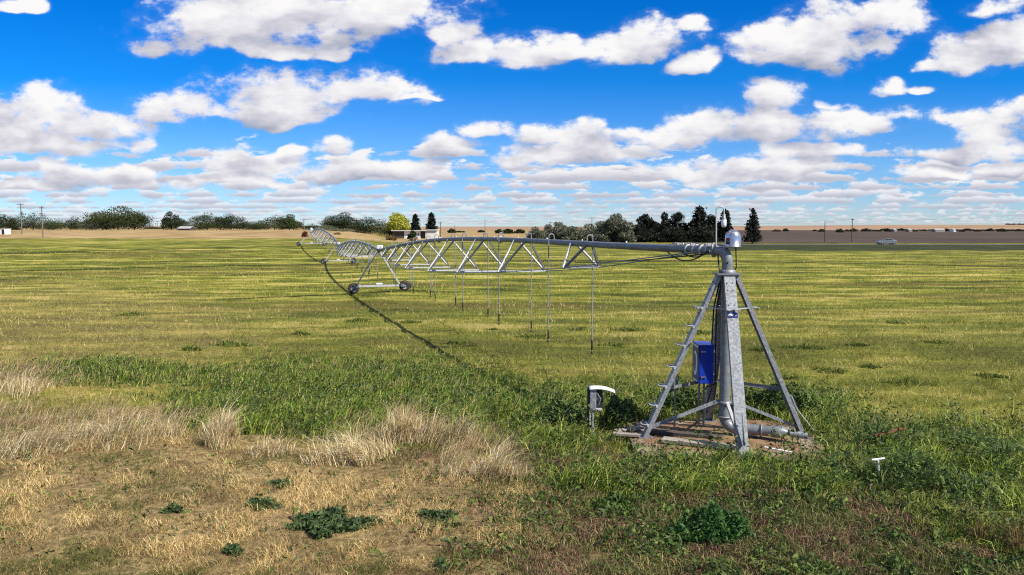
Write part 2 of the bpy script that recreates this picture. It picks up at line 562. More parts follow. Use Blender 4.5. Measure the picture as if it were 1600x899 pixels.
# ------------------------------------------------------------------ geometry of the irrigation machine
TC = (gnd(1003, 692) + gnd(1258, 690)) / 2          # centre of the pivot tower
CX, CY = TC.x, TC.y
RX, RY = 1.61, 1.34
ZTOP = 3.31; ZPIPE = 3.765
T1 = Vector((at(592, 400, 51.8).x, 51.8, 0)); T2 = Vector((at(529, 400, 95).x, 95.0, -0.26)); T3 = Vector((at(487, 384, 135).x, 135.0, 0.93))
for T_ in (T1, T2, T3): T_.z = tz(T_.x, T_.y)

# ---- dark wheel tracks: rings of bare soil round the pivot
trackmat = sheetmat('bare wheel track soil', (0.025, 0.022, 0.012), (0.05, 0.045, 0.02), (0.09, 0.085, 0.03), (0.8, 0.8, 1))
for T_, w_ in ((T1, 0.16), (T2, 0.5), (T3, 0.5)):
    rad = math.hypot(T_.x - CX, T_.y - CY)
    a0 = math.atan2(T_.y - CY, T_.x - CX)
    mbk = MB(); vs = []; fs = []
    k0, k1 = (-50, 75) if T_ is T2 else ((-4, 14) if T_ is T1 else (-3, 40))
    for k in range(k0, k1):
        an = a0 + k * 0.02
        wob = 0.25 * (float(vnoise(k * 0.7, 3.3)) - 0.5)
        ww = w_ * (0.7 + 0.6 * float(vnoise(k * 0.9, 8.1)))
        for rr in (rad + wob - ww, rad + wob + ww):
            x_, y_ = CX + rr * math.cos(an), CY + rr * math.sin(an)
            vs.append((x_, y_, tz(x_, y_) + 0.035))
        if k > k0:
            i = len(vs)
            fs.append((i - 4, i - 2, i - 1, i - 3))
    mbk.add(vs, fs)
    tag(mbk.build('wheel_track', trackmat), kind='structure')

# ------------------------------------------------------------------ concrete pad
px0 = Vector((CX, CY, 0))
mb = MB()
ring = []
for k in range(28):
    an = 2 * PI * k / 28
    c_, s_ = math.cos(an), math.sin(an)
    e_ = 2.0 / 5
    rx_ = 1.82 * abs(c_) ** e_ * (1 if c_ > 0 else -1); ry_ = 1.44 * abs(s_) ** e_ * (1 if s_ > 0 else -1)
    j = 1 + 0.05 * (random.random() - 0.5)
    ring.append((CX - 0.08 + rx_ * j, CY - 0.02 + ry_ * j))
n = len(ring)
mb.add([(x, y, 0.10) for x, y in ring] + [(x, y, -0.1) for x, y in ring],
       [tuple(range(n))] + [(n + i, n + (i + 1) % n, (i + 1) % n, i) for i in range(n)])
tag(mb.build('concrete_pad', M['concrete']), kind='structure')
mb = MB()                                               # silt washed over the pad
rs = np.linspace(0, 1, 7); nn_ = 40
vs = []
for r_ in rs:
    for k in range(nn_):
        an = 2 * PI * k / nn_
        q = 1 + 0.5 * (float(vnoise(k * 0.45, 2.2)) - 0.5)
        h_ = 0.105 + 0.05 * (1 - r_) + 0.03 * (float(vnoise(r_ * 5 + 3, k * 0.5)) - 0.3) * (1 - r_)
        if r_ == 1: h_ = 0.10
        vs.append((CX + 0.1 + 1.72 * r_ * q * math.cos(an), CY + 0.12 + 1.22 * r_ * q * math.sin(an), h_))
fs = []
for i in range(6):
    for k in range(nn_):
        k2 = (k + 1) % nn_
        fs.append((i * nn_ + k, (i + 1) * nn_ + k, (i + 1) * nn_ + k2, i * nn_ + k2))
mb.add(vs, fs, True)
tag(mb.build('silt', M['silt']), kind='stuff')

# planks on the pad's left edge
for i, (p0, p1, lab) in enumerate((((962, 686), (1004, 680), 'pale weathered plank on the left edge of the concrete pad, the farther one'),
                                   ((958, 690), (1000, 693), 'pale weathered plank on the left edge of the concrete pad, nearest the meter post'))):
    a = gnd(*p0); b = gnd(*p1); a.z = b.z = 0.16
    mb = MB().beam(a, b, [(-0.07, -0.02), (0.07, -0.02), (0.07, 0.02), (-0.07, 0.02)], (0, 1, 0))
    tag(mb.build('plank', M['plank'], origin=(a + b) / 2), lab, 'plank', 'planks lying on the pad')

for p0, p1, wd, m_, lab in (((1012, 686), (1128, 697), 0.10, 'darkwood', 'dark wet board lying across the middle of the concrete pad'),
                        ((1035, 700), (1150, 713), 0.13, 'plank', 'pale grey board along the front of the concrete pad')):
    a = gnd(*p0); b = gnd(*p1); a.z = b.z = 0.165
    tag(MB().beam(a, b, [(-wd, -0.03), (wd, -0.03), (wd, 0.03), (-wd, 0.03)], (0, 1, 0)).build('board', M[m_], origin=(a + b) / 2), lab, 'board', 'boards lying on the pad')

# ------------------------------------------------------------------ pivot tower
PT = thing('pivot_tower', (CX, CY, 0.1), 'four-legged galvanised steel pivot tower on the dirty concrete pad', 'pivot tower')
ZP = 0.10


def channel(w, d, t):
    """C profile: web on the outside (b = 0), flanges towards +b"""
    return [(-w / 2, 0), (w / 2, 0), (w / 2, d), (w / 2 - t, d), (w / 2 - t, t), (-w / 2 + t, t), (-w / 2 + t, d), (-w / 2, d)]


def angle_iron(a, t=0.006):
    return [(0, 0), (a, 0), (a, t), (t, t), (t, a), (0, a)]


legs = {}
for key, dx, dy in (('left', -1, 0), ('right', 1, 0), ('front', 0, -1), ('back', 0, 1)):
    foot = Vector((CX + dx * RX, CY + dy * RY, ZP)); top = Vector((CX + dx * 0.20, CY + dy * 0.17, ZTOP))
    legs[key] = (foot, top)
    out = Vector((dx, dy, 0))
    ax = (top - foot).normalized()
    side = ax.cross(out) * 1.0                       # so that the flanges (+b) point inwards
    mb = MB()
    # tapered: wider at the foot
    p = channel(0.215 if key == 'front' else 0.19, 0.085, 0.012)
    mb.beam(foot, top, p, side)
    lg = mb.build('leg', M['galv_leg'], PT, bevel=0.003)
    # foot plate, gusset and bolts
    mb = MB().box(foot + Vector((-dx * 0.05, -dy * 0.05, 0.008)), (0.28, 0.28, 0.016))
    mb.build('foot_plate', M['galv'], lg)
    inner = -out
    lat = Vector((-dy, dx, 0))
    for zz in (0.35, 0.62, 2.55, 2.75, 3.02, 3.16):
        c = foot.lerp(top, (zz - ZP) / (ZTOP - ZP))
        nrm = side.cross(ax).normalized()
        for sgn in (-1, 1):
            mb = MB().lathe(c + lat * sgn * 0.055 - ax.cross(side.normalized()) * 0.002, [(0.0, 0.012), (0.014, 0.012), (0.014, 0)], 6, axis=-(ax.cross(side.normalized())), smooth=False)
            mb.build('bolt', M['galv'], lg)

# gusset fin on the front leg
f0, f1 = legs['front']
c = f0.lerp(f1, 0.06)
mb = MB().add([c + Vector((0.0, -0.012, 0)), c + Vector((0.0, -0.16, 0.02)), c + Vector((0.0, 0.09, 0.62)), c + Vector((0.012, -0.012, 0)), c + Vector((0.012, -0.16, 0.02)), c + Vector((0.012, 0.09, 0.62))],
              [(0, 1, 2), (5, 4, 3), (0, 3, 4, 1), (1, 4, 5, 2), (2, 5, 3, 0)])
mb.build('gusset', M['galv_leg'], PT)
# maker's plaque on the front leg: dark plate with a pale half oval
q = (2.56 - ZP) / (ZTOP - ZP)
c = f0.lerp(f1, q); ax = (f1 - f0).normalized(); nrm = Vector((0, -1, 0)); nrm = (nrm - ax * nrm.dot(ax)).normalized()
rot = Matrix((Vector((1, 0, 0)), -nrm, ax)).transposed()
pl = MB().box(c + nrm * 0.006, (0.19, 0.006, 0.10), rot).build('plaque', M['navy'], PT)
vs = [c + nrm * 0.0115 + ax * 0.002 + Vector((-0.082, 0, 0)) + Vector((0, 0, 0))]
half = [Vector((-0.085 + 0.11 * (i / 12.0), 0, 0)) + ax * (0.036 * math.sqrt(max(0, 1 - (i / 6.0 - 1) ** 2))) for i in range(13)]
vs = [c + nrm * 0.0115 - ax * 0.012 + h for h in half]
MB().add(vs, [tuple(range(12, -1, -1))]).build('emblem', M['white'], pl)

# top collar plate and bearing
mb = MB().box((CX, CY, ZTOP + 0.005), (0.46, 0.40, 0.03)); mb.lathe((CX, CY, ZTOP + 0.02), [(0.16, 0), (0.16, 0.05), (0.13, 0.07)], 24)
mb.build('top_plate', M['galv'], PT)
for zz, w in ((2.66, 0.0),):                          # upper ring of flat ties
    pts = {k: l[0].lerp(l[1], (zz - ZP) / (ZTOP - ZP)) for k, l in legs.items()}
    ordr = ['left', 'front', 'right', 'back']
    for i in range(4):
        a, b = pts[ordr[i]], pts[ordr[(i + 1) % 4]]
        e = (b - a).normalized()
        MB().beam(a - e * 0.16, b + e * 0.16, [(-0.028, -0.006), (0.028, -0.006), (0.028, 0.006), (-0.028, 0.006)], (b - a).cross(Vector((0, 0, 1)))).build('tie_bar', M['bright'], PT)
# lower horizontal ties back-right and back-left
zz = 1.02
pts = {k: l[0].lerp(l[1], (zz - ZP) / (ZTOP - ZP)) for k, l in legs.items()}
for a, b in (('back', 'right'), ('back', 'left')):
    MB().beam(pts[a], pts[b], angle_iron(0.065), (0, 0, 1)).build('tie_bar', M['galv'], PT)
# diagonal braces from the feet to the clamp on the riser
clamp_z = 0.80
for k in ('left', 'front', 'right', 'back'):
    ft = legs[k][0].lerp(legs[k][1], 0.045)
    d = (Vector((CX, CY, 0)) - Vector((ft.x, ft.y, 0))).normalized()
    e = Vector((CX, CY, clamp_z)) - d * 0.125
    MB().beam(ft + d * 0.03, e, angle_iron(0.058, 0.007), Vector((0, 0, 1)) if k != 'front' else Vector((1, 0, 0))).build('brace', M['bright'] if k == 'front' else M['galv_leg'], PT)
mb = MB().lathe((CX, CY, clamp_z - 0.05), [(0.118, 0), (0.128, 0), (0.128, 0.08), (0.118, 0.08)], 24)
mb.box((CX + 0.16, CY, clamp_z - 0.01), (0.09, 0.05, 0.06)); mb.box((CX - 0.16, CY, clamp_z - 0.01), (0.09, 0.05, 0.06))
mb.build('clamp', M['galv'], PT)

# riser with elbow at the foot
rz = 0.105
el = [(CX, CY, ZTOP + 0.02), (CX, CY, 0.62)]
for k in range(1, 9):
    an = k / 8 * PI / 2
    el.append((CX + 0.20 * (1 - math.cos(an)) * 0.93, CY - 0.20 * (1 - math.cos(an)) * 0.36, 0.54 - 0.24 * math.sin(an)))
el += [(CX + 0.62, CY - 0.24, 0.30)]
rp = MB().tube(el, [rz] * (len(el)), 28).build('riser_pipe', M['riser'], PT)
mb = MB().lathe((CX, CY, 0.50), [(rz, 0), (rz + 0.035, 0), (rz + 0.035, 0.028), (rz, 0.028)], 24)
mb.build('flange', M['galv'], rp)
dv = Vector((0.93, -0.36, 0)).normalized()
s0 = Vector((CX + 0.55, CY - 0.213, 0.30))
mb = MB().tube([s0, s0 + dv * 0.28, s0 + dv * 0.33, s0 + dv * 0.5, s0 + dv * 0.56, s0 + dv * 0.95 + Vector((0, 0, -0.03))], [0.098, 0.098, 0.115, 0.112, 0.065, 0.06], 20)
mb.lathe(s0 + dv * 0.10, [(0.1, 0), (0.13, 0), (0.13, 0.03), (0.1, 0.03)], 20, axis=dv)
mb.lathe(s0 + dv * 0.62, [(0.06, 0), (0.085, 0), (0.085, 0.03), (0.06, 0.03)], 20, axis=dv)
mb.build('supply_pipe', M['riser'], PT)

# steps up the left leg
lf, lt = legs['left']
for zz in (0.36, 0.74, 1.12, 1.50, 1.92, 2.30, 2.66):
    c = lf.lerp(lt, (zz - ZP) / (ZTOP - ZP))
    mb = MB().beam(c + Vector((-0.02, -0.15, 0)), c + Vector((-0.02, 0.15, 0)), [(-0.02, -0.02), (0.02, -0.02), (0.02, 0.02), (-0.02, 0.02)], (1, 0, 0))
    mb.tube([c + Vector((0.0, -0.08, 0)), c + Vector((-0.14, -0.10, 0.02)), c + Vector((-0.14, 0.10, 0.02)), c + Vector((0.0, 0.08, 0))], 0.013, 6)
    mb.build('step', M['bright'], PT)

# swivel elbow on top, turning into the span
SD = (Vector((T1.x, T1.y, 0)) - Vector((CX, CY, 0))).normalized()      # span direction in plan
SN = Vector((-SD.y, SD.x, 0))                                           # to the left of the span... (points left-back)
elb = []
# in the photo the elbow leaves the riser and bends left before the pipe recedes
LD = Vector((-0.80, 0.60, 0)).normalized()
for k in range(0, 11):
    an = k / 10 * PI / 2
    elb.append(Vector((CX, CY, ZTOP + 0.04 + 0.16)) + LD * 0.17 * (1 - math.cos(an)) + Vector((0, 0, 0.265 * math.sin(an))))
elb = [Vector((CX, CY, ZTOP + 0.02))] + elb
elb += [elb[-1] + LD * 0.12]
se = MB().tube(elb, [0.105] * 4 + [0.108] * (len(elb) - 4), 28).build('swivel_elbow', M['riser'], PT)
end = elb[-1]
MB().lathe(end - LD * 0.03, [(0.1, 0), (0.145, 0), (0.145, 0.03), (0.1, 0.03)], 24, axis=LD).build('flange', M['galv'], se)
# collector ring dome
dz = 3.835
mb = MB(); prof = [(0.0, 0.335)]
for k in range(1, 9):
    an = PI / 2 - k / 8 * PI / 2
    prof.append((0.148 * math.cos(an), 0.187 + 0.148 * math.sin(an)))
prof += [(0.150, 0.02), (0.158, 0.015), (0.158, 0.0), (0.0, 0.0)]
DC = Vector((CX + 0.09, CY - 0.02, dz))
dm = mb.lathe(DC, [(r_, h_) for r_, h_ in prof[::-1]], 36).build('collector_dome', M['dome'], PT)
def dome_patch(a0, a1, z0, z1, m, nm):
    vs = []; fs = []
    for i in range(7):
        an = a0 + (a1 - a0) * i / 6
        for z_ in (z0, z1): vs.append(DC + Vector((0.1515 * math.cos(an), 0.1515 * math.sin(an), z_)))
        if i: fs.append((2 * i - 2, 2 * i, 2 * i + 1, 2 * i - 1))
    MB().add(vs, fs, True).build(nm, m, dm)
dome_patch(R(195), R(232), 0.115, 0.175, M['red'], 'decal')
dome_patch(R(195), R(232), 0.055, 0.110, M['black'], 'decal')
# bracket below the dome and the lamp pole
pb = Vector((CX - 0.225, CY, 3.85))
MB().beam(pb, Vector((CX + 0.1, CY - 0.02, 3.822)), [(-0.02, -0.012), (0.02, -0.012), (0.02, 0.012), (-0.02, 0.012)], (0, 1, 0)).build('bracket', M['bright'], PT)
lp = [pb, Vector((CX - 0.235, CY, 4.53))]
for k in range(0, 9):
    an = PI - k / 8 * PI
    lp.append(Vector((CX - 0.235 + 0.075 + 0.075 * math.cos(an), CY, 4.535 + 0.075 * math.sin(an))))
lp.append(Vector((CX - 0.085, CY, 4.45)))
lpo = MB().tube(lp, 0.0145, 10).build('lamp_pole', M['bright'], PT)
lc = Vector((CX - 0.085, CY, 4.45))
MB().lathe(lc, [(0.0, 0.02), (0.03, 0.015), (0.035, -0.06), (0.045, -0.07), (0.045, -0.085)], 18).build('lamp_cap', M['galv'], lpo)
MB().lathe(lc, [(0.040, -0.082), (0.049, -0.10), (0.05, -0.19), (0.042, -0.225), (0.02, -0.238), (0, -0.24)], 18).build('lamp_glass', M['lampglass'], lpo)

# hoses and cables
def sag(a, b, s, n=10):
    a = Vector(a); b = Vector(b)
    return [a.lerp(b, i / n) + Vector((0, 0, -s * 4 * (i / n) * (1 - i / n))) for i in range(n + 1)]
mb = MB()
mb.tube(sag(end + Vector((0.06, -0.1, -0.05)), (CX - 0.16, CY - 0.15, ZTOP + 0.03), 0.10), 0.014, 8)
mb.tube(sag(end + Vector((0.12, -0.12, -0.08)), (CX - 0.02, CY - 0.13, 3.55), 0.10), 0.014, 8)
mb.tube([DC + Vector((0.06, 0.0, 0)), (CX + 0.15, CY - 0.06, 3.6), (CX + 0.16, CY - 0.05, 3.45), (CX + 0.13, CY, ZTOP)], 0.012, 8)
mb.tube([(CX - 0.09, CY + 0.12, ZTOP), (CX - 0.16, CY + 0.35, 2.6), (CX - 0.12, CY + 0.62, 1.7), (CX - 0.12, CY + 0.72, 1.15), (CX - 0.02, CY + 0.9, 0.9), (CX - 0.1, CY + 1.0, 0.55)], 0.016, 8)
mb.tube([(CX - 0.05, CY + 0.14, ZTOP), (CX - 0.12, CY + 0.3, 2.6), (CX - 0.07, CY + 0.5, 1.8), (CX - 0.05, CY + 0.55, 1.05), (CX - 0.2, CY + 0.7, 0.95)], 0.016, 8)
mb.build('cable', M['cable'], PT)

# blue control cabinet hung on the back leg
bx0 = at(1092.5, 568, CY + 0.45); zt = at(1100, 541, CY + 0.45).z; zb = at(1100, 600, CY + 0.45).z
CB = Vector((bx0.x + 0.15, CY + 0.45 + 0.26, (zt + zb) / 2)); CS = (0.285, 0.52, zt - zb)
cb = MB().box(CB, CS).build('control_cabinet', M['blue'], PT, bevel=0.012)
MB().box(CB + Vector((-CS[0] / 2 - 0.014, 0, 0)), (0.026, CS[1] + 0.01, CS[2] + 0.01)).build('cabinet_door', M['navy'], cb, bevel=0.006)
MB().box(CB + Vector((0, 0, CS[2] / 2 + 0.012)), (CS[0] + 0.03, CS[1] + 0.03, 0.02)).build('cabinet_lid', M['blue'], cb, bevel=0.005)
for sz in (0.27, -0.25):
    mb = MB().box(CB + Vector((-0.06, -CS[1] / 2 - 0.012, sz)), (0.085, 0.022, 0.026)); mb.box(CB + Vector((-0.105, -CS[1] / 2 - 0.008, sz)), (0.02, 0.03, 0.045))
    mb.build('latch', M['dome'], cb, bevel=0.003)
xd = CB.x - CS[0] / 2 - 0.0285
mb = MB()                                              # white swoosh: tall oval with a dark oval bite
out_, inn = [], []
for k in range(32):
    an = 2 * PI * k / 32
    out_.append((xd, CB.y + 0.18 * math.cos(an), CB.z + 0.25 * math.sin(an)))
    inn.append((xd, CB.y + 0.05 + 0.12 * math.cos(an), CB.z + 0.015 + 0.19 * math.sin(an)))
mb.add(out_ + inn, [(k, 32 + k, 32 + (k + 1) % 32, (k + 1) % 32) for k in range(32)])
for zz, hh in ((0.335, 0.05),):
    for k in range(6):                                  # band of small lettering, too small to read
        y0 = CB.y - 0.2 + k * 0.068
        mb.add([(xd, y0, CB.z + zz), (xd, y0 + 0.05, CB.z + zz), (xd, y0 + 0.05, CB.z + zz + hh), (xd, y0, CB.z + zz + hh)], [(0, 3, 2, 1)])
mb.add([(xd, CB.y - 0.2, CB.z - 0.36), (xd, CB.y + 0.2, CB.z - 0.36), (xd, CB.y + 0.2, CB.z - 0.325), (xd, CB.y - 0.2, CB.z - 0.325)], [(0, 3, 2, 1)])
mb.build('emblem', M['white'], cb)
for sx in (-0.08, 0.02):
    MB().tube([(CB.x + sx, CB.y, CB.z - CS[2] / 2 + 0.01), (CB.x + sx, CB.y, 0.12)], 0.022, 10).build('conduit', M['galv'], PT)
for sz in (0.25, -0.25):
    MB().box((CB.x + 0.15, CB.y, CB.z + sz), (0.14, 0.3, 0.04)).build('bracket', M['galv'], PT)
# small grey junction box behind the left leg
jb = at(1055, 598, CY + 0.5)
mb = MB().box(jb, (0.10, 0.12, 0.17)); mb.tube([jb, (jb.x, jb.y, 0.1)], 0.018, 8)
mb.build('junction_box', M['galv'], PT, bevel=0.006)
# stay rods outside the right and left legs
rf, rt = legs['right']
MB().tube([rf.lerp(rt, 0.2) + Vector((0.03, 0.03, 0)), gnd(1282, 686, 0.0)], 0.011, 6).build('stay_rod', M['bright'], PT)
MB().tube([lf.lerp(lt, 0.09) + Vector((-0.1, 0.03, 0.05)), gnd(985, 677, 0.1)], 0.011, 6).build('stay_rod', M['bright'], PT)
c = rf.lerp(rt, 0.2)
MB().box(c + Vector((0.04, 0.08, 0.05)), (0.03, 0.16, 0.28), Matrix.Rotation(R(-24), 3, 'Y')).build('gusset', M['galv_leg'], PT)

# ------------------------------------------------------------------ spans
def span(P0, P1, zs, stations, hw, dp, label, sc=1.0, drops=(), zdrop=0.73, start=0.0, pr=0.083):
    mid0 = Vector((P0.x, P0.y, 0)); mid1 = Vector((P1.x, P1.y, 0))
    L_ = (mid1 - mid0).length
    d = (mid1 - mid0).normalized(); nrm = Vector((d.y, -d.x, 0))     # nrm points to the right of the span
    sx = [z[0] for z in zs]; sz = [z[1] for z in zs]
    def zc(s):                                                     # smooth curve through the samples
        i = max(1, min(len(sx) - 1, int(np.searchsorted(sx, s))))
        def tang(j):
            a, b = max(0, j - 1), min(len(sx) - 1, j + 1)
            return (sz[b] - sz[a]) / (sx[b] - sx[a])
        h_ = sx[i] - sx[i - 1]; t = (s - sx[i - 1]) / h_
        return ((2 * t ** 3 - 3 * t ** 2 + 1) * sz[i - 1] + (t ** 3 - 2 * t * t + t) * h_ * tang(i - 1)
                + (-2 * t ** 3 + 3 * t * t) * sz[i] + (t ** 3 - t * t) * h_ * tang(i))
    def P(s, off=0.0, dz_=0.0):
        p = mid0.lerp(mid1, s) + nrm * off
        p.z = zc(s) + dz_
        return p
    root = thing('irrigation_span', P(0.5).xy.to_3d() + Vector((0, 0, tz(*P(0.5).xy))), label, 'irrigation span', 'spans of the irrigation machine')
    pm = MB()
    pm.tube([P(start + (1 - start) * i / 40) for i in range(41)], pr, 16)
    pipe = pm.build('pipe', M['pipe'], root)
    marks = [(stations[i] + stations[i + 1]) / 2 for i in range(len(stations) - 1)]
    for s in marks[1::2]:
        MB().lathe(P(s) - d * 0.02, [(pr, 0), (pr + 0.05, 0), (pr + 0.05, 0.04), (pr, 0.04)], 16, axis=d).build('flange', M['galv'], pipe)
    for k in range(14):
        s = start + 0.03 + k * (1 - start - 0.05) / 14
        MB().lathe(P(s, 0, pr - 0.005), [(0.022, 0), (0.022, 0.03), (0.014, 0.032), (0.014, 0.05), (0, 0.05)], 8).build('outlet_plug', M['bright'], pipe)
    nodes = []
    half = 0.52 * sc / L_
    for s, h_, q in zip(stations, hw, dp):
        Ln = P(s, -h_ * sc, -q * sc); Rn = P(s, h_ * sc, -q * sc)
        nodes.append((Ln, Rn))
        for nd, sg in ((Ln, -1), (Rn, 1)):
            for e in (s + half, s - half):
                top = P(e, sg * pr * 0.95, -0.01)
                if e > s: MB().tube([top, nd], 0.036, 8).build('strut', M['bright'], root)
                else: MB().beam(top, nd, angle_iron(0.062, 0.007), d).build('strut', M['galv'], root)  # far struts pale, near ones dark: sunlit and shaded tone put into the steel
        MB().beam(Ln, Rn, angle_iron(0.055, 0.006), (0, 0, 1)).build('cross_tie', M['bright'], root)
    for j, sg in ((0, -1), (1, 1)):
        a0 = P(max(start, stations[0] - 0.155), sg * pr, -0.04); a1 = P(min(0.995, stations[-1] + 0.10), sg * pr, -0.04)
        MB().tube([a0] + [n_[j] for n_ in nodes] + [a1], 0.013, 8).build('truss_rod', M['galv'], root)
    for k, s in enumerate(drops):
        sg = 1 if k % 2 == 0 else -1
        o = 0.17 * sg
        tp = P(s)
        gz = tz(tp.x, tp.y)
        zb_ = gz + zdrop
        pts = [P(s, 0, pr - 0.01), P(s, 0, pr + 0.08)]
        for i in range(1, 7):
            an = i / 7 * PI
            pts.append(P(s, o / 2 - o / 2 * math.cos(an), pr + 0.08 + 0.08 * math.sin(an)))
        e = P(s, o, pr)
        pts += [e, e + Vector((0, 0, -0.3))]
        g = MB().tube(pts, 0.018, 7).build('drop_pipe', M['hose'], root)
        b_ = Vector((e.x, e.y, zb_ + 0.12))
        MB().tube([e + Vector((0, 0, -0.3)), b_], 0.0175, 7).build('drop_hose', M['hose'], g)
        MB().lathe(b_, [(0.0175, 0.30), (0.025, 0.28), (0.025, 0.03), (0.014, 0.02), (0.014, -0.02), (0.036, -0.05), (0.036, -0.065), (0.01, -0.09), (0, -0.1)], 10).build('sprinkler', M['black'], g)
    return root, P, d, nrm


st1 = [0.178, 0.301, 0.416, 0.525, 0.648, 0.738, 0.822, 0.905]
hw1 = [0.54, 0.83, 1.00, 1.13, 1.12, 0.95, 0.75, 0.5]
dp1 = [0.66, 1.04, 1.26, 1.36, 1.32, 1.16, 0.85, 0.55]
zs1 = [(0, 3.765), (0.1, 3.75), (0.2, 3.76), (0.3, 3.77), (0.4, 3.755), (0.5, 3.70), (0.6, 3.60), (0.7, 3.43), (0.8, 3.21), (0.9, 2.96), (1.0, 2.68)]
s1, P1f, d1, n1 = span(Vector((CX, CY, 0)), T1, zs1, st1, hw1, dp1, 'nearest pipe span of the irrigation machine, joined to the pivot tower', 1.0,
                       [0.168 + 0.0605 * k for k in range(13)], start=0.012)
uni = [0.09 + 0.107 * k for k in range(8)] + [0.93]
hwu = [0.45, 0.75, 0.98, 1.1, 1.1, 1.05, 0.9, 0.7, 0.4]; dpu = [0.55, 0.95, 1.25, 1.35, 1.38, 1.3, 1.15, 0.85, 0.45]
zs2 = [(0, 2.68), (0.1, 2.82), (0.2, 2.90), (0.3, 2.93), (0.5, 2.84), (0.7, 2.58), (0.85, 2.27), (1, 2.0)]
s2, P2f, d2, n2_ = span(T1, T2, zs2, uni, hwu, dpu, 'middle pipe span of the irrigation machine, between its first two wheeled towers', 0.95,
                        [0.06 + 0.062 * k for k in range(15)], pr=0.083)
zs3 = [(0, 2.0), (0.1, 2.7), (0.3, 3.33), (0.5, 3.68), (0.7, 3.77), (0.9, 3.55), (1, 3.2)]
s3, P3f, d3, n3_ = span(T2, T3, zs3, uni, hwu, dpu, 'farthest pipe span of the irrigation machine, ending before the dark trees', 1.0,
                        [0.06 + 0.062 * k for k in range(15)], pr=0.085)
# power cable slung under the first span near the pivot, junction fittings
mb = MB()
mb.tube(sag(P1f(0.012, -0.1, -0.06), P1f(0.17, -0.3, -0.5), 0.05), 0.011, 6)
mb.tube(sag(P1f(0.012, 0.1, -0.06), P1f(0.17, 0.3, -0.5), 0.03), 0.011, 6)
mb.tube(sag(P1f(0.015, -0.09, -0.03), P1f(0.055, -0.1, -0.06), 0.20), 0.014, 8)
mb.tube(sag(P1f(0.012, -0.10, -0.02), P1f(0.04, -0.1, -0.05), 0.12), 0.014, 8)
mb.build('cable', M['cable'], s1)
mb = MB()
for s in (0.016, 0.022, 0.029, 0.036):
    mb.lathe(P1f(s) - d1 * 0.02, [(0.083, 0), (0.105, 0), (0.105, 0.045), (0.083, 0.045)], 18, axis=d1)
for s, o in ((0.014, -0.06), (0.02, 0.05), (0.03, -0.05), (0.04, 0.06), (0.045, -0.03)):
    mb.box(P1f(s, o, 0.10), (0.09, 0.06, 0.05))
    mb.tube([P1f(s, o, 0.06), P1f(s + 0.006, o * -1, 0.13), P1f(s + 0.012, o, 0.07)], 0.009, 6)
mb.build('coupling', M['bright'], s1)


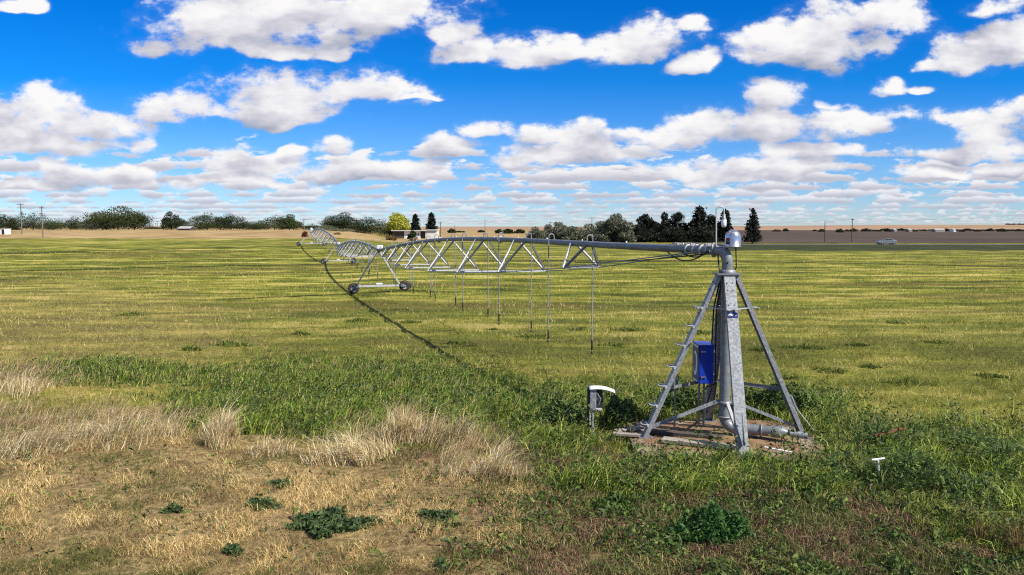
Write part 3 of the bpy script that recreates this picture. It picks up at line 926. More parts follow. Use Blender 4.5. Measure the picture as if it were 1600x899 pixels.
def drive_tower(T_, ztop, nrm, d, label, sc=1.0, wb=3.3):
    base = Vector((T_.x, T_.y, tz(T_.x, T_.y)))
    root = thing('drive_tower', base, label, 'drive tower', 'wheeled towers of the irrigation machine')
    wr = 0.36 * sc; zb = base.z + 0.44 * sc
    lfw = base - nrm * wb / 2; rtw = base + nrm * wb / 2
    mb = MB().beam(Vector((lfw.x, lfw.y, zb)) + nrm * 0.02, Vector((rtw.x, rtw.y, zb)) - nrm * 0.02, [(-0.06, -0.08), (0.06, -0.08), (0.06, 0.08), (-0.06, 0.08)], (0, 0, 1))
    mb.build('base_beam', M['bright'], root)
    top = Vector((base.x, base.y, ztop))
    for sg in (-1, 1):
        for q in (-0.16, 0.16):
            MB().beam(base + nrm * sg * (wb / 2 - 0.25) + Vector((0, 0, zb - base.z + 0.05)) + d * q * 0.5, top + nrm * sg * 0.12 + d * q + Vector((0, 0, -0.06)),
                      angle_iron(0.075, 0.008), d).build('leg', M['bright'], root)
        a = base + nrm * sg * (wb / 2 - 0.25) * 0.58; a.z = zb + (ztop - zb) * 0.45
        MB().beam(a, top - d * 1.6 + nrm * sg * 0.09 + Vector((0, 0, 0.25)), angle_iron(0.05), (0, 0, 1)).build('brace', M['galv'], root)
        w = base + nrm * sg * wb / 2; w.z = tz(w.x, w.y) + wr
        t_ = 0.145 * sc
        prof = [(wr * 0.56, -t_), (wr * 0.9, -t_), (wr, -t_ * 0.7), (wr, t_ * 0.7), (wr * 0.9, t_), (wr * 0.56, t_)]
        wm = MB().lathe(w, [(wr * 0.2, -0.05), (wr * 0.5, -0.04), (wr * 0.56, -t_ * 0.9), (wr * 0.6, -t_ * 0.92)], 24, axis=d)
        wm.lathe(w, [(wr * 0.6, t_ * 0.92), (wr * 0.56, t_ * 0.9), (wr * 0.5, 0.04), (wr * 0.2, 0.05)], 24, axis=d)
        wm.lathe(w, [(0, -0.12), (wr * 0.2, -0.12), (wr * 0.2, 0.12), (0, 0.12)], 12, axis=d)
        wheel = wm.build('wheel', M['galv'], root)
        tm = MB().lathe(w, prof, 28, axis=d)
        for k in range(22):                             # lugs
            an = 2 * PI * k / 22
            u = nrm * math.cos(an) + Vector((0, 0, 1)) * math.sin(an)
            rm = Matrix((u.cross(d), d, u)).transposed()
            tm.box(w + u * (wr + 0.008) + d * (0.06 if k % 2 else -0.06) * sc, (0.045 * sc, 0.13 * sc, 0.04 * sc), rm)
        tm.build('tyre', M['tyre'], wheel)
        MB().box(Vector((w.x, w.y, zb)) - nrm * sg * 0.16 - d * 0.12, (0.22 * sc, 0.22 * sc, 0.2 * sc)).build('gearbox', M['galv'], root, bevel=0.02)
    MB().tube([Vector((base.x, base.y, zb + 0.1)) - nrm * 0.2, Vector((base.x, base.y, zb + 0.1)) + nrm * 0.2], 0.10 * sc, 14).build('motor', M['bright'], root)
    MB().box(top + Vector((0, 0, 0.2)) + nrm * 0.08, (0.36 * sc, 0.3 * sc, 0.3 * sc)).build('tower_box', M['white'], root, bevel=0.02)
    MB().lathe(top - d * 0.12, [(0.09, 0), (0.15, 0.02), (0.15, 0.22), (0.09, 0.24)], 16, axis=d).build('flex_joint', M['black'], root)
    return root


def perp(a, b):
    e = (a + b).normalized()
    return Vector((e.y, -e.x, 0)), e
nA, dA = perp(d1, d2); nB, dB = perp(d2, d3)
drive_tower(T1, 2.68, nA, dA, 'nearest wheeled A-frame tower of the irrigation machine, on two black tyres', 0.95)
drive_tower(T2, 2.0, nB, dB, 'second wheeled tower of the irrigation machine, low in the field behind the nearest one', 0.95, 3.5)
dt3 = drive_tower(T3, 3.2, n3_, d3, 'last wheeled tower of the irrigation machine, at the field edge by the dry pasture', 1.0, 4.2)
# overhang with the end gun
e0 = Vector((T3.x, T3.y, 3.2)); e1 = e0 + d3 * 4.5 + Vector((0, 0, 0.55)) - n3_ * 0.4
MB().tube([e0, e1], 0.07, 12).build('overhang_pipe', M['bright'], dt3)
MB().tube([e0 + Vector((0, 0, 0.0)), e0 + Vector((0, 0, 0.9)), e1], 0.025, 6).build('stay_cable', M['galv'], dt3)
mb = MB().lathe(e0 + Vector((0, 0, 0.35)), [(0, 0), (0.16, 0.04), (0.22, 0.2), (0.16, 0.36), (0, 0.42)], 16)
mb.build('end_gun', M['white'], dt3)

# ------------------------------------------------------------------ meter post left of the pad
mp = gnd(922, 680)
mo = thing('meter_post', mp, 'short grey meter post with its white lid open, standing in weeds beside the pad', 'meter post')
k = mp.y / F
def mpx(px, py): return at(px, py, mp.y)
zt = mpx(922, 607).z; zb = mpx(922, 640).z
xL = mpx(918.5, 620).x; xR = mpx(928, 620).x
MB().box(((xL + xL + 0.035) / 2, mp.y + 0.04, zt / 2), (0.05, 0.09, zt + 0.04)).build('post', M['darkwood'], mo)
bd = 0.16
mb = MB().box(((xL + xR) / 2 + 0.04, mp.y, (zt + zb) / 2), (xR - xL - 0.0, bd, zt - zb))
hb = mb.build('housing', M['galv_leg'], mo, bevel=0.006)
MB().box((xR + 0.11, mp.y + 0.05, (zt + zb) / 2), (0.14, 0.05, (zt - zb) * 0.85)).build('back_panel', M['black'], hb)
mb = MB().lathe((xR + 0.09, mp.y - 0.0, (zt + zb) / 2), [(0, 0.05), (0.05, 0.05), (0.06, 0.0), (0.06, -0.06)], 16, axis=(0, -1, 0))
mb.tube([(xR + 0.05, mp.y - 0.06, zt - 0.08), (xR + 0.13, mp.y - 0.07, zt - 0.2), (xR + 0.09, mp.y - 0.05, zt - 0.33)], 0.012, 7)
mb.build('socket', M['galv'], hb)
MB().box((xR + 0.09, mp.y - 0.0, zb + 0.01), (0.14, bd, 0.025)).build('tray', M['bright'], hb)
vs = []; fs = []                                       # curved open lid
for i in range(9):
    t = i / 8
    x_ = xL + 0.02 + t * 0.52
    z_ = zt + 0.02 + 0.035 * math.sin(t * 2.2) - 0.10 * t * t
    w_ = 0.13 - 0.02 * t
    for y_, q in ((-w_, -0.02), (-w_ * 0.6, 0.012), (w_ * 0.6, 0.012), (w_, -0.02)):
        vs.append((x_, mp.y + y_, z_ + q))
    if i:
        for j in range(3): fs.append((4 * i - 4 + j, 4 * i + j, 4 * i + j + 1, 4 * i - 3 + j))
lid = MB().add(vs, fs, True).build('lid', M['white'], hb)
lid.modifiers.new('thick', 'SOLIDIFY').thickness = 0.014
for sx in (0.04, 0.10):
    MB().tube([(xL + sx, mp.y - 0.03, zb), (xL + sx, mp.y - 0.03, -0.05)], 0.014, 8).build('conduit', M['bright'], mo)

# ------------------------------------------------------------------ scrap in the weeds
a = gnd(1366, 682, 0.34); b = gnd(1413, 669, 0.42)
mb = MB().beam(a, b, angle_iron(0.035, 0.006), (0, 0, 1))
tag(mb.build('angle_iron', M['rust'], origin=(a + b) / 2), 'rusty length of angle iron lying across the weeds right of the tower', 'scrap iron')
mb = MB()
c = gnd(1372, 716, 0.52)
rt_ = thing('standpipe', (c.x, c.y, 0), 'small white standpipe with a cross handle poking out of the green weeds', 'standpipe')
MB().tube([(c.x + 0.05, c.y, 0), (c.x, c.y, 0.48)], 0.014, 10).build('stem', M['white'], rt_)
MB().tube([(c.x - 0.10, c.y, 0.49), (c.x + 0.11, c.y + 0.02, 0.51)], 0.016, 10).build('handle', M['white'], rt_)
a = gnd(1195, 699, 0.18); b = gnd(1241, 708, 0.14)
tag(MB().tube([a, b], 0.018, 10).build('conduit_pipe', M['white'], origin=(a + b) / 2), 'thin white pipe lying beside the supply pipe on the pad', 'pipe')

# ------------------------------------------------------------------ trees
def leaf_tris(P, size, N=None, up=0.0, asp=1.0):
    """one small random triangle at each point"""
    n = len(P)
    a = RNG.normal(size=(n, 3)); a /= np.linalg.norm(a, axis=1)[:, None]
    b = RNG.normal(size=(n, 3)); b -= a * np.sum(a * b, 1)[:, None]; b /= np.linalg.norm(b, axis=1)[:, None]
    s = (size * RNG.uniform(0.6, 1.4, n))[:, None]
    V = np.stack([P - a * s * 0.6 * asp - b * s * 0.5, P - a * s * 0.5 * asp + b * s * 0.55, P + a * s * 0.8 * asp], 1).reshape(-1, 3)
    return V, np.arange(3 * n).reshape(-1, 3)


def lerp3(a, b, t):
    return np.array(a) * (1 - t)[:, None] + np.array(b) * t[:, None]


def put_tree(label, base, cat='tree', group=None, name='tree'):
    return thing(name, base, label, cat, group)


def broad_tree(label, base, h, w, c1, c2, n=1500, leaf=None, low=0.12, group=None, shape=1.0, name='broadleaf_tree', cat='tree', stems=1):
    root = put_tree(label, base, cat, group, name)
    leaf = leaf or max(0.16, h * 0.036)
    n = int(n * 3.3)
    k = max(9, int(10 + 8 * w / h))
    lob = []
    for i in range(k):
        an = RNG.uniform(0, 2 * PI); rr = math.sqrt(RNG.uniform(0, 1)) * 0.36 * w
        t = RNG.uniform(0, 1)
        zmax = 1 - 0.55 * (rr / (0.5 * w)) ** 2 * shape
        zc = h * (low + 0.13 + (zmax - low - 0.27) * t)
        lob.append((rr * math.cos(an), rr * math.sin(an), zc, w * RNG.uniform(0.17, 0.27), h * RNG.uniform(0.11, 0.19), RNG.uniform(0, 1)))
    lob.append((RNG.uniform(-0.1, 0.1) * w, 0, h * 0.86, w * 0.17, h * 0.14, 0.6))
    for sx_ in (-0.24, 0.0, 0.24):
        lob.append((sx_ * w, RNG.uniform(-0.2, 0.2) * w, h * (low + 0.17), w * 0.27, h * 0.19, 0.2))
    per = int(n / len(lob))
    P = []; C = []
    for (x, y, z, rx, rz_, cc) in lob:
        d = RNG.normal(size=(per, 3)); d /= np.linalg.norm(d, axis=1)[:, None]
        r_ = RNG.uniform(0.35, 1.12, per) ** 0.6
        q = np.stack([x + d[:, 0] * rx * r_, y + d[:, 1] * rx * r_, z + d[:, 2] * rz_ * r_], 1)
        P.append(q); C.append(lerp3(c1, c2, np.clip(cc * 0.5 + RNG.uniform(0, 0.6, per), 0, 1)))
    P = np.concatenate(P); C = np.concatenate(C)
    ok = P[:, 2] > 0.03 * h
    P, C = P[ok], C[ok]
    V, T = leaf_tris(P, leaf)
    link('crown', numpy_mesh('crown', V, T, LEAF, np.repeat(C, 3, 0)), root)
    mb = MB()
    tr = 0.035 * h
    for s in range(stems):
        ox = (s - (stems - 1) / 2) * 0.12 * w
        mb.tube([(ox * 0.4, 0, -0.2), (ox * 0.7, 0, h * 0.2), (ox, 0.02 * h, h * 0.45), (ox * 1.1, 0, h * 0.75)], [tr / stems ** 0.5, tr * 0.75 / stems ** 0.5, tr * 0.5, tr * 0.12], 8)
    for (x, y, z, rx, rz_, cc) in lob[:7]:
        mb.tube([(0, 0, z * 0.45), (x * 0.5, y * 0.5, z * 0.78), (x, y, z)], [tr * 0.4, tr * 0.26, tr * 0.06], 6)
    link('trunk', mb.mesh('trunk', M['bark']), root)
    return root


def conifer(label, base, h, w, c1=(0.010, 0.017, 0.008), c2=(0.022, 0.034, 0.014), n=2200, droop=0.25, low=0.04, pw=0.85, group=None, name='conifer_tree', gap=0.0):
    root = put_tree(label, base, 'tree', group, name)
    levels = 17; P = []; D = []; n = int(n * 1.7)
    nb = 0
    for L_ in range(levels):
        t = low + (1 - low) * (L_ + RNG.uniform(-0.3, 0.3)) / levels
        t = min(max(t, low), 0.97)
        m = 9 if L_ < 10 else 6
        for b in range(m):
            if RNG.random() < gap: continue
            an = 2 * PI * (b + RNG.uniform(0, 0.8)) / m
            ln = w / 2 * (1 - t) ** pw * RNG.uniform(0.62, 1.12) + 0.02 * w
            k = int(n / levels / m * (0.35 + 1.3 * (1 - t)))
            s = RNG.uniform(0.05, 1, k) ** 0.7
            px = np.stack([np.cos(an) * s * ln, np.sin(an) * s * ln, np.full(k, t * h) + s * ln * (0.10 - droop * s)], 1)
            px += RNG.normal(size=(k, 3)) * np.array([0.05 * w, 0.05 * w, 0.016 * h])
            P.append(px)
    tip = np.stack([RNG.normal(size=60) * 0.012 * w, RNG.normal(size=60) * 0.012 * w, h * RNG.uniform(0.86, 1.0, 60)], 1)
    P.append(tip)
    P = np.concatenate(P)
    C = lerp3(c1, c2, RNG.uniform(0, 1, len(P)))
    V, T = leaf_tris(P, max(0.12, 0.038 * h), asp=1.3)
    link('crown', numpy_mesh('crown', V, T, NEEDLE, np.repeat(C, 3, 0)), root)
    mb = MB().tube([(0, 0, -0.2), (0, 0, h * 0.5), (0, 0, h * 0.96)], [0.025 * h, 0.016 * h, 0.003 * h], 8)
    link('trunk', mb.mesh('trunk', M['bark']), root)
    return root


DG1, DG2 = (0.011, 0.019, 0.007), (0.038, 0.056, 0.015)        # dark green leaves
MG1, MG2 = (0.028, 0.042, 0.012), (0.070, 0.092, 0.022)        # mid green
SG1, SG2 = (0.055, 0.065, 0.038), (0.20, 0.21, 0.145)            # silvery olive leaves
BK1, BK2 = (0.007, 0.010, 0.006), (0.020, 0.026, 0.012)        # very dark; cloud shade on the first-span trees is put into this leaf colour


def spot(px, y, top, wpx, base_py=None):
    x = (px - 800) / F * y
    z = tz(x, y)
    zt = at(px, top, y).z
    return Vector((x, y, z - 0.1)), max(zt - z, 0.8), wpx / F * y


GL = 'trees along the left horizon'
left = [  # px, depth, top row, width px, kind, label
 (4, 335, 334, 30, 'd', 'dark round tree at the left edge of the photo, behind the white shed'),
 (22, 345, 341, 18, 'c', 'small dark pointed conifer just left of the double-armed power pole'),
 (54, 340, 331.5, 48, 'd', 'wide dark green tree between the two left power poles'),
 (78, 330, 345, 26, 'm', 'low mid green tree just right of the plain power pole'),
 (97, 345, 341, 32, 'm', 'low spreading green tree between the plain power pole and the tallest left tree'),
 (122, 345, 338, 24, 'd', 'small dark tree with a pointed top, second left of the tallest left tree'),
 (141, 332, 346, 26, 's', 'low grey-green bushy tree at the left foot of the tallest left tree'),
 (162, 345, 337, 34, 'd', 'dark tree leaning against the left side of the tallest left tree'),
 (186, 332, 321, 62, 'm2', 'tallest and widest dark green tree of the left horizon'),
 (212, 338, 330, 34, 'd', 'rounded dark tree on the right side of the tallest left tree'),
 (243, 420, 354, 22, 'd', 'very low far shrub under the two tiny distant poles'),
 (269, 335, 330, 20, 'd', 'narrow upright tree with a flat top, left of the grey roofed shed'),
 (286, 350, 340, 22, 'd', 'small dark tree right behind the grey roofed shed'),
 (305, 340, 342, 28, 's', 'low grey-green tree at the right end of the grey roofed shed'),
 (325, 338, 332, 36, 'm', 'rounded mid green tree, first tall one right of the grey roofed shed'),
 (346, 340, 338, 30, 'd', 'dark tree between two taller trees right of the grey roofed shed'),
 (362, 340, 333, 34, 'm', 'open crowned green tree with bare twigs on top, right of the grey shed'),
 (386, 340, 345, 30, 'd', 'low dark tree in the dip of the tree line left of the wide green tree'),
 (406, 345, 347, 22, 'd', 'small low tree touching the left side of the wide green tree'),
 (430, 335, 335.5, 44, 'm', 'wide full green tree left of the crossarm pole by the far span'),
 (453, 338, 334, 28, 'm2', 'tree with a ragged top just left of the crossarm pole by the far span'),
 (489, 345, 349, 26, 'd', 'low dark tree behind the end gun of the irrigation machine'),
 (510, 320, 351, 26, 's', 'grey-green bushy tree right of the end gun of the irrigation machine'),
 (519, 335, 337, 26, 'd', 'dark tree at the left side of the tallest pine-like tree'),
 (537, 330, 331.5, 40, 'p', 'tall dark pine-like tree with a bumpy top, left of the yellow tree'),
 (533, 300, 357, 26, 's', 'low silver-grey bush in front of the tall pine-like tree'),
 (558, 325, 346, 26, 'd', 'short dark tree between the pine-like tree and the broad tree left of the yellow tree'),
 (580, 315, 338.5, 38, 'd', 'broad dark green tree next left of the yellow tree'),
 (601, 330, 350, 26, 'm', 'short green tree squeezed between the broad dark tree and the yellow tree'),
]
for px, y, top, wpx, kd, lab in left:
    b, h, w = spot(px, y, top, wpx * 1.5)
    if kd == 'c': conifer(lab, b, h, w, n=2200, group=GL)
    elif kd == 'p': broad_tree(lab, b, h, w * 0.95, BK1, DG2, 2200, group=GL, shape=1.5, low=0.05)
    elif kd == 's': broad_tree(lab, b, h, w, (0.07, 0.085, 0.045), (0.17, 0.18, 0.11), 1100, group=GL, low=0.02)
    elif kd == 'm2': broad_tree(lab, b, h, w, DG1, MG2, 2800, group=GL, low=0.05)
    elif kd == 'm': broad_tree(lab, b, h, w, DG1, MG2, 1500, group=GL, low=0.06)
    else: broad_tree(lab, b, h, w, DG1, DG2, 1500, group=GL, low=0.04)

b, h, w = spot(621, 300, 332.5, 40)
broad_tree('bright yellow-green tree standing behind the low white ranch house', b, h, w, (0.22, 0.24, 0.03), (0.52, 0.52, 0.07), 1500, low=0.28, leaf=0.42)
b, h, w = spot(612, 305, 350, 26)
broad_tree('dark green tree under the left half of the yellow tree', b, h, w, DG1, DG2, 900, low=0.03)
b, h, w = spot(649.5, 292, 334, 21)
conifer('dark spruce behind the ranch house, the left one of two', b, h, w, BK1, (0.016, 0.024, 0.014), 3000, low=0.03, pw=0.6, group='pair of spruces behind the ranch house')
b, h, w = spot(674.5, 294, 331.5, 23)
conifer('dark spruce behind the ranch house, the right and taller one of two', b, h, w, BK1, (0.016, 0.024, 0.014), 3000, low=0.03, pw=0.6, group='pair of spruces behind the ranch house')
b, h, w = spot(645, 270, 360, 16)
broad_tree('round dark shrub in front of the ranch house wall', b, h, w, DG1, DG2, 600, low=0.0, leaf=0.3, name='shrub', cat='shrub')
GM = 'scattered far trees in the open middle'
for px, y, top, wpx, lab in ((706, 520, 357, 13, 'small dark round tree right of the ranch house, left of a thin pole'), (717, 560, 361, 9, 'tiny dark bush, left one of a pair right of the thin pole'),
                             (723, 560, 361.5, 8, 'tiny dark bush, right one of a pair right of the thin pole'), (752, 560, 359.5, 11, 'small dark tree at the foot of the tall thin pole'),
                             (780, 480, 358, 12, 'small dark tree left of the far hedge-like clump'), (794, 470, 357.5, 18, 'low dark hedge-like tree just left of the olive row'), (811, 480, 358, 18, 'low dark tree touching the silver olive trees')):
    b, h, w = spot(px, y, top, wpx, 0)
    broad_tree(lab, b, h, w, DG1, DG2, 500, low=0.0, leaf=0.5, group=GM)
for px, py, wpx, hp, c1, c2, lab in ((611, 380, 17, 8, (0.10, 0.075, 0.02), (0.20, 0.14, 0.04), 'olive brown bush in the tan grass left of the ranch house'),
                                 (477, 381, 9, 9, (0.10, 0.035, 0.02), (0.2, 0.08, 0.04), 'dry red-brown bush left of the last wheeled tower'),
                                 (646, 378, 14, 5, (0.16, 0.09, 0.03), (0.26, 0.16, 0.06), 'low rusty bush in the tan grass in front of the ranch house'),
                                 (528, 372, 10, 3, (0.16, 0.10, 0.04), (0.26, 0.17, 0.07), 'low brown bush in the tan pasture behind the farthest span')):
    y = 200 if px < 500 else 235
    b, h, w = spot(px, y, py - hp - 4, wpx)
    b.z = tz(b.x, b.y) - 0.05
    broad_tree(lab, b, hp * y / F, w, c1, c2, 350, low=0.0, leaf=0.3, name='bush', cat='bush')

GO = 'silvery olive trees right of the middle'
for px, y, top, wpx, n, lab in ((838, 222, 354, 34, 900, 'low silvery bush at the left end of the olive row'),
                             (858, 230, 350, 34, 1100, 'low silvery tree, second in the olive row from its left end'),
                             (873, 224, 346, 40, 1500, 'silvery tree with a pointed top in the left half of the olive row'),
                             (897, 220, 353, 40, 1200, 'low grey tree in the middle of the olive row'),
                             (922, 232, 349, 42, 1400, 'grey-green tree in the olive row below the crossarm pole'),
                             (942, 215, 351, 34, 1200, 'low grey-green tree touching the left side of the tallest olive'),
                             (962, 216, 333.5, 52, 3600, 'tallest silvery olive tree, pale on its right side, ending the olive row'),
                             (979, 212, 349, 26, 1200, 'low pale silvery tree at the right foot of the tallest olive')):
    b, h, w = spot(px, y, top, wpx * 1.1)
    broad_tree(lab, b, h, w, SG1, SG2, n, low=0.0, leaf=0.30, group=GO, stems=2)
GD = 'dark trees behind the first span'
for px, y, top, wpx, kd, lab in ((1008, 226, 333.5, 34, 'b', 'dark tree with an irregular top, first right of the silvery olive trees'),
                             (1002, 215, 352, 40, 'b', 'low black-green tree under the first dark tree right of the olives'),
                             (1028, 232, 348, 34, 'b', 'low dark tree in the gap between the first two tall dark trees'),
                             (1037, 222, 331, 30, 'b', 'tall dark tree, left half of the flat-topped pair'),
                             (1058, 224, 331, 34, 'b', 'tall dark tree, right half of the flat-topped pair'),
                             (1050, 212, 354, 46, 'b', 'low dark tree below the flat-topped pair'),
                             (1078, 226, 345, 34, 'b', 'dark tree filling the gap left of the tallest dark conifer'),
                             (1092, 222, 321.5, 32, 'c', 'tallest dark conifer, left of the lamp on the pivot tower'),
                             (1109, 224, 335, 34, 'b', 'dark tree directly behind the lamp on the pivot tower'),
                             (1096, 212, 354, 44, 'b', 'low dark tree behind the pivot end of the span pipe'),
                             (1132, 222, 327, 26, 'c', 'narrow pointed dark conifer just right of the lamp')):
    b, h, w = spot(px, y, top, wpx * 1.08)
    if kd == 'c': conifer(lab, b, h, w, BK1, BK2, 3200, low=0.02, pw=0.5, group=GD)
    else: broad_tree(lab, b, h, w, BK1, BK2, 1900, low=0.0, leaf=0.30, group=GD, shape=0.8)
b, h, w = spot(1175, 200, 325.5, 32)
conifer('lone open-branched spruce standing right of the steel dome of the pivot tower', b, h, w, (0.012, 0.016, 0.012), (0.03, 0.036, 0.026), 1700, droop=0.12, low=0.08, pw=0.75, gap=0.18)

# tiny tree row along the far right
rr = random.Random(5)
GR = 'tiny far trees along the right horizon'
for px in (1212, 1226, 1271, 1283, 1312, 1323, 1333):
    y = rr.uniform(560, 720)
    b, h, w = spot(px + rr.uniform(-1, 1), y, 357.5 + rr.uniform(-0.6, 1.6), rr.uniform(7, 13))
    broad_tree('tiny far tree scattered on the brown field edge behind the two thin right poles', b, h, w, DG1, (0.05, 0.055, 0.02), 260, low=0.0, leaf=0.55, group='tiny scattered trees behind the right poles')
px = 1352
while px < 1640:
    y = rr.uniform(620, 860)
    b, h, w = spot(px, y, 357.5 + rr.uniform(-1.2, 1.6), rr.uniform(8, 15))
    broad_tree('tiny far tree in the dark row along the right horizon, beyond the brown field', b, h, w, DG1, (0.05, 0.055, 0.02), 260, low=0.0, leaf=0.55, group=GR)
    px += rr.uniform(5, 10)
for px in (1573, 1581, 1590, 1597):
    b, h, w = spot(px, 2900, 350 + rr.uniform(-0.3, 1), 8)
    broad_tree('very distant tree on the ridge skyline at the right edge', b, max(h, 5), w, DG1, DG2, 120, low=0.0, leaf=1.6, group='trees on the far ridge')

# ------------------------------------------------------------------ buildings
def gable(mbw, mbr, x0, x1, y0, y1, z0, zw, zr, over=0.25):
    """walls and a gable roof, ridge along x"""
    ym = (y0 + y1) / 2
    mbw.add([(x0, y0, z0), (x1, y0, z0), (x1, y1, z0), (x0, y1, z0), (x0, y0, zw), (x1, y0, zw), (x1, y1, zw), (x0, y1, zw), (x0, ym, zr), (x1, ym, zr)],
            [(0, 1, 5, 4), (1, 2, 6, 9, 5), (2, 3, 7, 6), (3, 0, 4, 8, 7)])
    t = 0.12
    for sg in (-1, 1):
        ye = y0 - over if sg < 0 else y1 + over
        zz = zw - over * (zr - zw) / (ym - y0)
        a = [(x0 - over, ye, zz + 0.02), (x1 + over, ye, zz + 0.02), (x1 + over, ym, zr + 0.02), (x0 - over, ym, zr + 0.02)]
        b_ = [(p[0], p[1], p[2] + t) for p in a]
        f = [(0, 1, 2, 3), (7, 6, 5, 4), (0, 4, 5, 1), (1, 5, 6, 2), (2, 6, 7, 3), (3, 7, 4, 0)]
        mbr.add(a + b_, f)

def X(px, y): return (px - 800) / F * y

yh = 278
z0 = tz(X(650, yh), yh)
def Zp(py, y): return H + (HOR - py) / F * y * 1.0
hx = X(650, yh)
ho = thing('ranch_house', (hx, yh, z0), 'long low ranch house with white walls and a dark left wing under the yellow tree', 'house')
zr_ = Zp(361.3, yh)
def wall(p0, p1, m, nm='wall', top=None, back=7.0, fy=0.0):
    MB().box(((X(p0, yh) + X(p1, yh)) / 2, yh + back / 2 + fy, (z0 - 0.3 + (top or zr_)) / 2), (X(p1, yh) - X(p0, yh), back, (top or zr_) - z0 + 0.3)).build(nm, m, ho)
wall(614, 632, M['darkwall'], top=zr_ - 0.02)
wall(632.02, 657, M['white'])
wall(657.02, 665, M['darkwall'], fy=0.8, back=6.2)
wall(665.02, 683, M['cream'], top=Zp(361.6, yh))
MB().box(((X(612, yh) + X(666, yh)) / 2, yh + 3.2, zr_ + 0.14), (X(666, yh) - X(612, yh), 8.4, 0.24)).build('roof', M['roofpale'], ho)
MB().box(((X(664.5, yh) + X(684, yh)) / 2, yh + 3.4, Zp(361.6, yh) + 0.42), (X(684, yh) - X(664.5, yh), 8.0, 0.22)).build('roof', M['white'], ho)
for p in (650.5, 654):
    wn = MB().box((X(p, yh), yh - 0.01, z0 + 1.5), (0.5, 0.06, 0.9)).build('window', M['white'], ho)
    MB().box((X(p, yh), yh - 0.03, z0 + 1.5), (0.4, 0.05, 0.78)).build('pane', M['glass'], wn)
MB().box((X(674, yh), yh - 0.02, z0 + 0.95), (3.0, 0.06, 1.9)).build('garage_door', M['cream'], ho)
MB().box((X(636, yh), yh - 0.02, z0 + 0.95), (0.8, 0.06, 1.85)).build('door', M['white'], ho)
# gabled white shed behind
ys_ = 306; x0, x1 = X(627.5, ys_), X(641, ys_); zz = tz(x0, ys_)
g = thing('gabled_shed', ((x0 + x1) / 2, ys_, zz), 'small white gabled building half hidden behind the ranch house', 'shed')
w_, r_ = MB(), MB(); gable(w_, r_, x0, x1, ys_, ys_ + 5, zz - 0.3, Zp(357, ys_), Zp(352.5, ys_)); w_.build('wall', M['white'], g); r_.build('roof', M['roofpale'], g)
# grey roofed shed on the left
ys_ = 322; x0, x1 = X(279, ys_), X(297.5, ys_); zz = tz(x0, ys_)
g = thing('long_shed', ((x0 + x1) / 2, ys_, zz), 'low shed with a grey pitched roof in front of the left tree line', 'shed')
w_, r_ = MB(), MB(); gable(w_, r_, x0, x1, ys_, ys_ + 6, zz - 0.3, zz + 0.7, zz + 1.5); w_.build('wall', M['darkwall'], g); r_.build('roof', M['roofgrey'], g)
# white shed at the left edge
ys_ = 235; x0, x1 = X(-10, ys_), X(9, ys_); zz = tz(x0, ys_)
g = thing('white_shed', ((x0 + x1) / 2, ys_, zz), 'small white shed with a dark doorway at the left edge of the photo', 'shed')
MB().box(((x0 + x1) / 2, ys_ + 1.5, zz + 0.75), (x1 - x0, 3, 1.9)).build('wall', M['white'], g)
MB().box(((x0 + x1) / 2, ys_ + 1.5, zz + 1.75), (x1 - x0 + 0.3, 3.3, 0.1)).build('roof', M['roofgrey'], g)
MB().box((X(6.6, ys_), ys_ - 0.01, zz + 0.7), (0.75, 0.06, 1.4)).build('door', M['black'], g)
# tiny far buildings on the right
for p0, p1, m, lab in ((1460, 1475, 'plank', 'tiny far tan barn among the right horizon trees'), (1488.5, 1492, 'white', 'tiny far white shed just right of the far tan barn'),
                       (1419, 1424, 'plank', 'tiny far grey building left of the far tan barn'), (1396, 1400, 'plank', 'leftmost tiny far grey building in the right tree row')):
    ys_ = 610; x0, x1 = X(p0, ys_), X(p1, ys_); zz = tz(x0, ys_)
    g = thing('far_building', ((x0 + x1) / 2, ys_, zz), lab, 'building')
    w_, r_ = MB(), MB(); gable(w_, r_, x0, x1, ys_, ys_ + 6, zz - 0.3, zz + 1.5, zz + 2.4, 0.15); w_.build('wall', M[m], g); r_.build('roof', M['roofgrey'], g)

# ------------------------------------------------------------------ power poles and wires
def pole(px, y, top, lab, arms=1, mat_='wood', r=0.14, armw=2.2, group='wooden power poles', trans=False):
    x = X(px, y); z = tz(x, y); zt = at(px, top, y).z
    o = thing('power_pole', (x, y, z), lab, 'power pole', group)
    MB().tube([(x, y, z - 0.3), (x, y, zt)], [r, r * 0.7], 10).build('pole', M[mat_], o)
    tips = []
    for k in range(arms):
        za = zt - 0.35 - 1.0 * k
        ar = MB().box((x, y - 0.14, za), (armw, 0.10, 0.13)).build('crossarm', M[mat_], o)
        for q in (-0.45, -0.18, 0.3, 0.45):
            c = (x + q * armw, y - 0.14, za + 0.065)
            MB().lathe(c, [(0.03, 0), (0.07, 0.05), (0.05, 0.1), (0.07, 0.14), (0, 0.2)], 8).build('insulator', M['roofgrey'], ar)
            tips.append(Vector(c) + Vector((0, 0, 0.18)))
    if trans:
        MB().lathe((x + 0.35, y - 0.1, zt - 3.3), [(0, 0), (0.25, 0), (0.25, 0.8), (0.2, 0.9), (0, 0.95)], 14).build('transformer', M['galv'], o)
    return tips, Vector((x, y, zt))

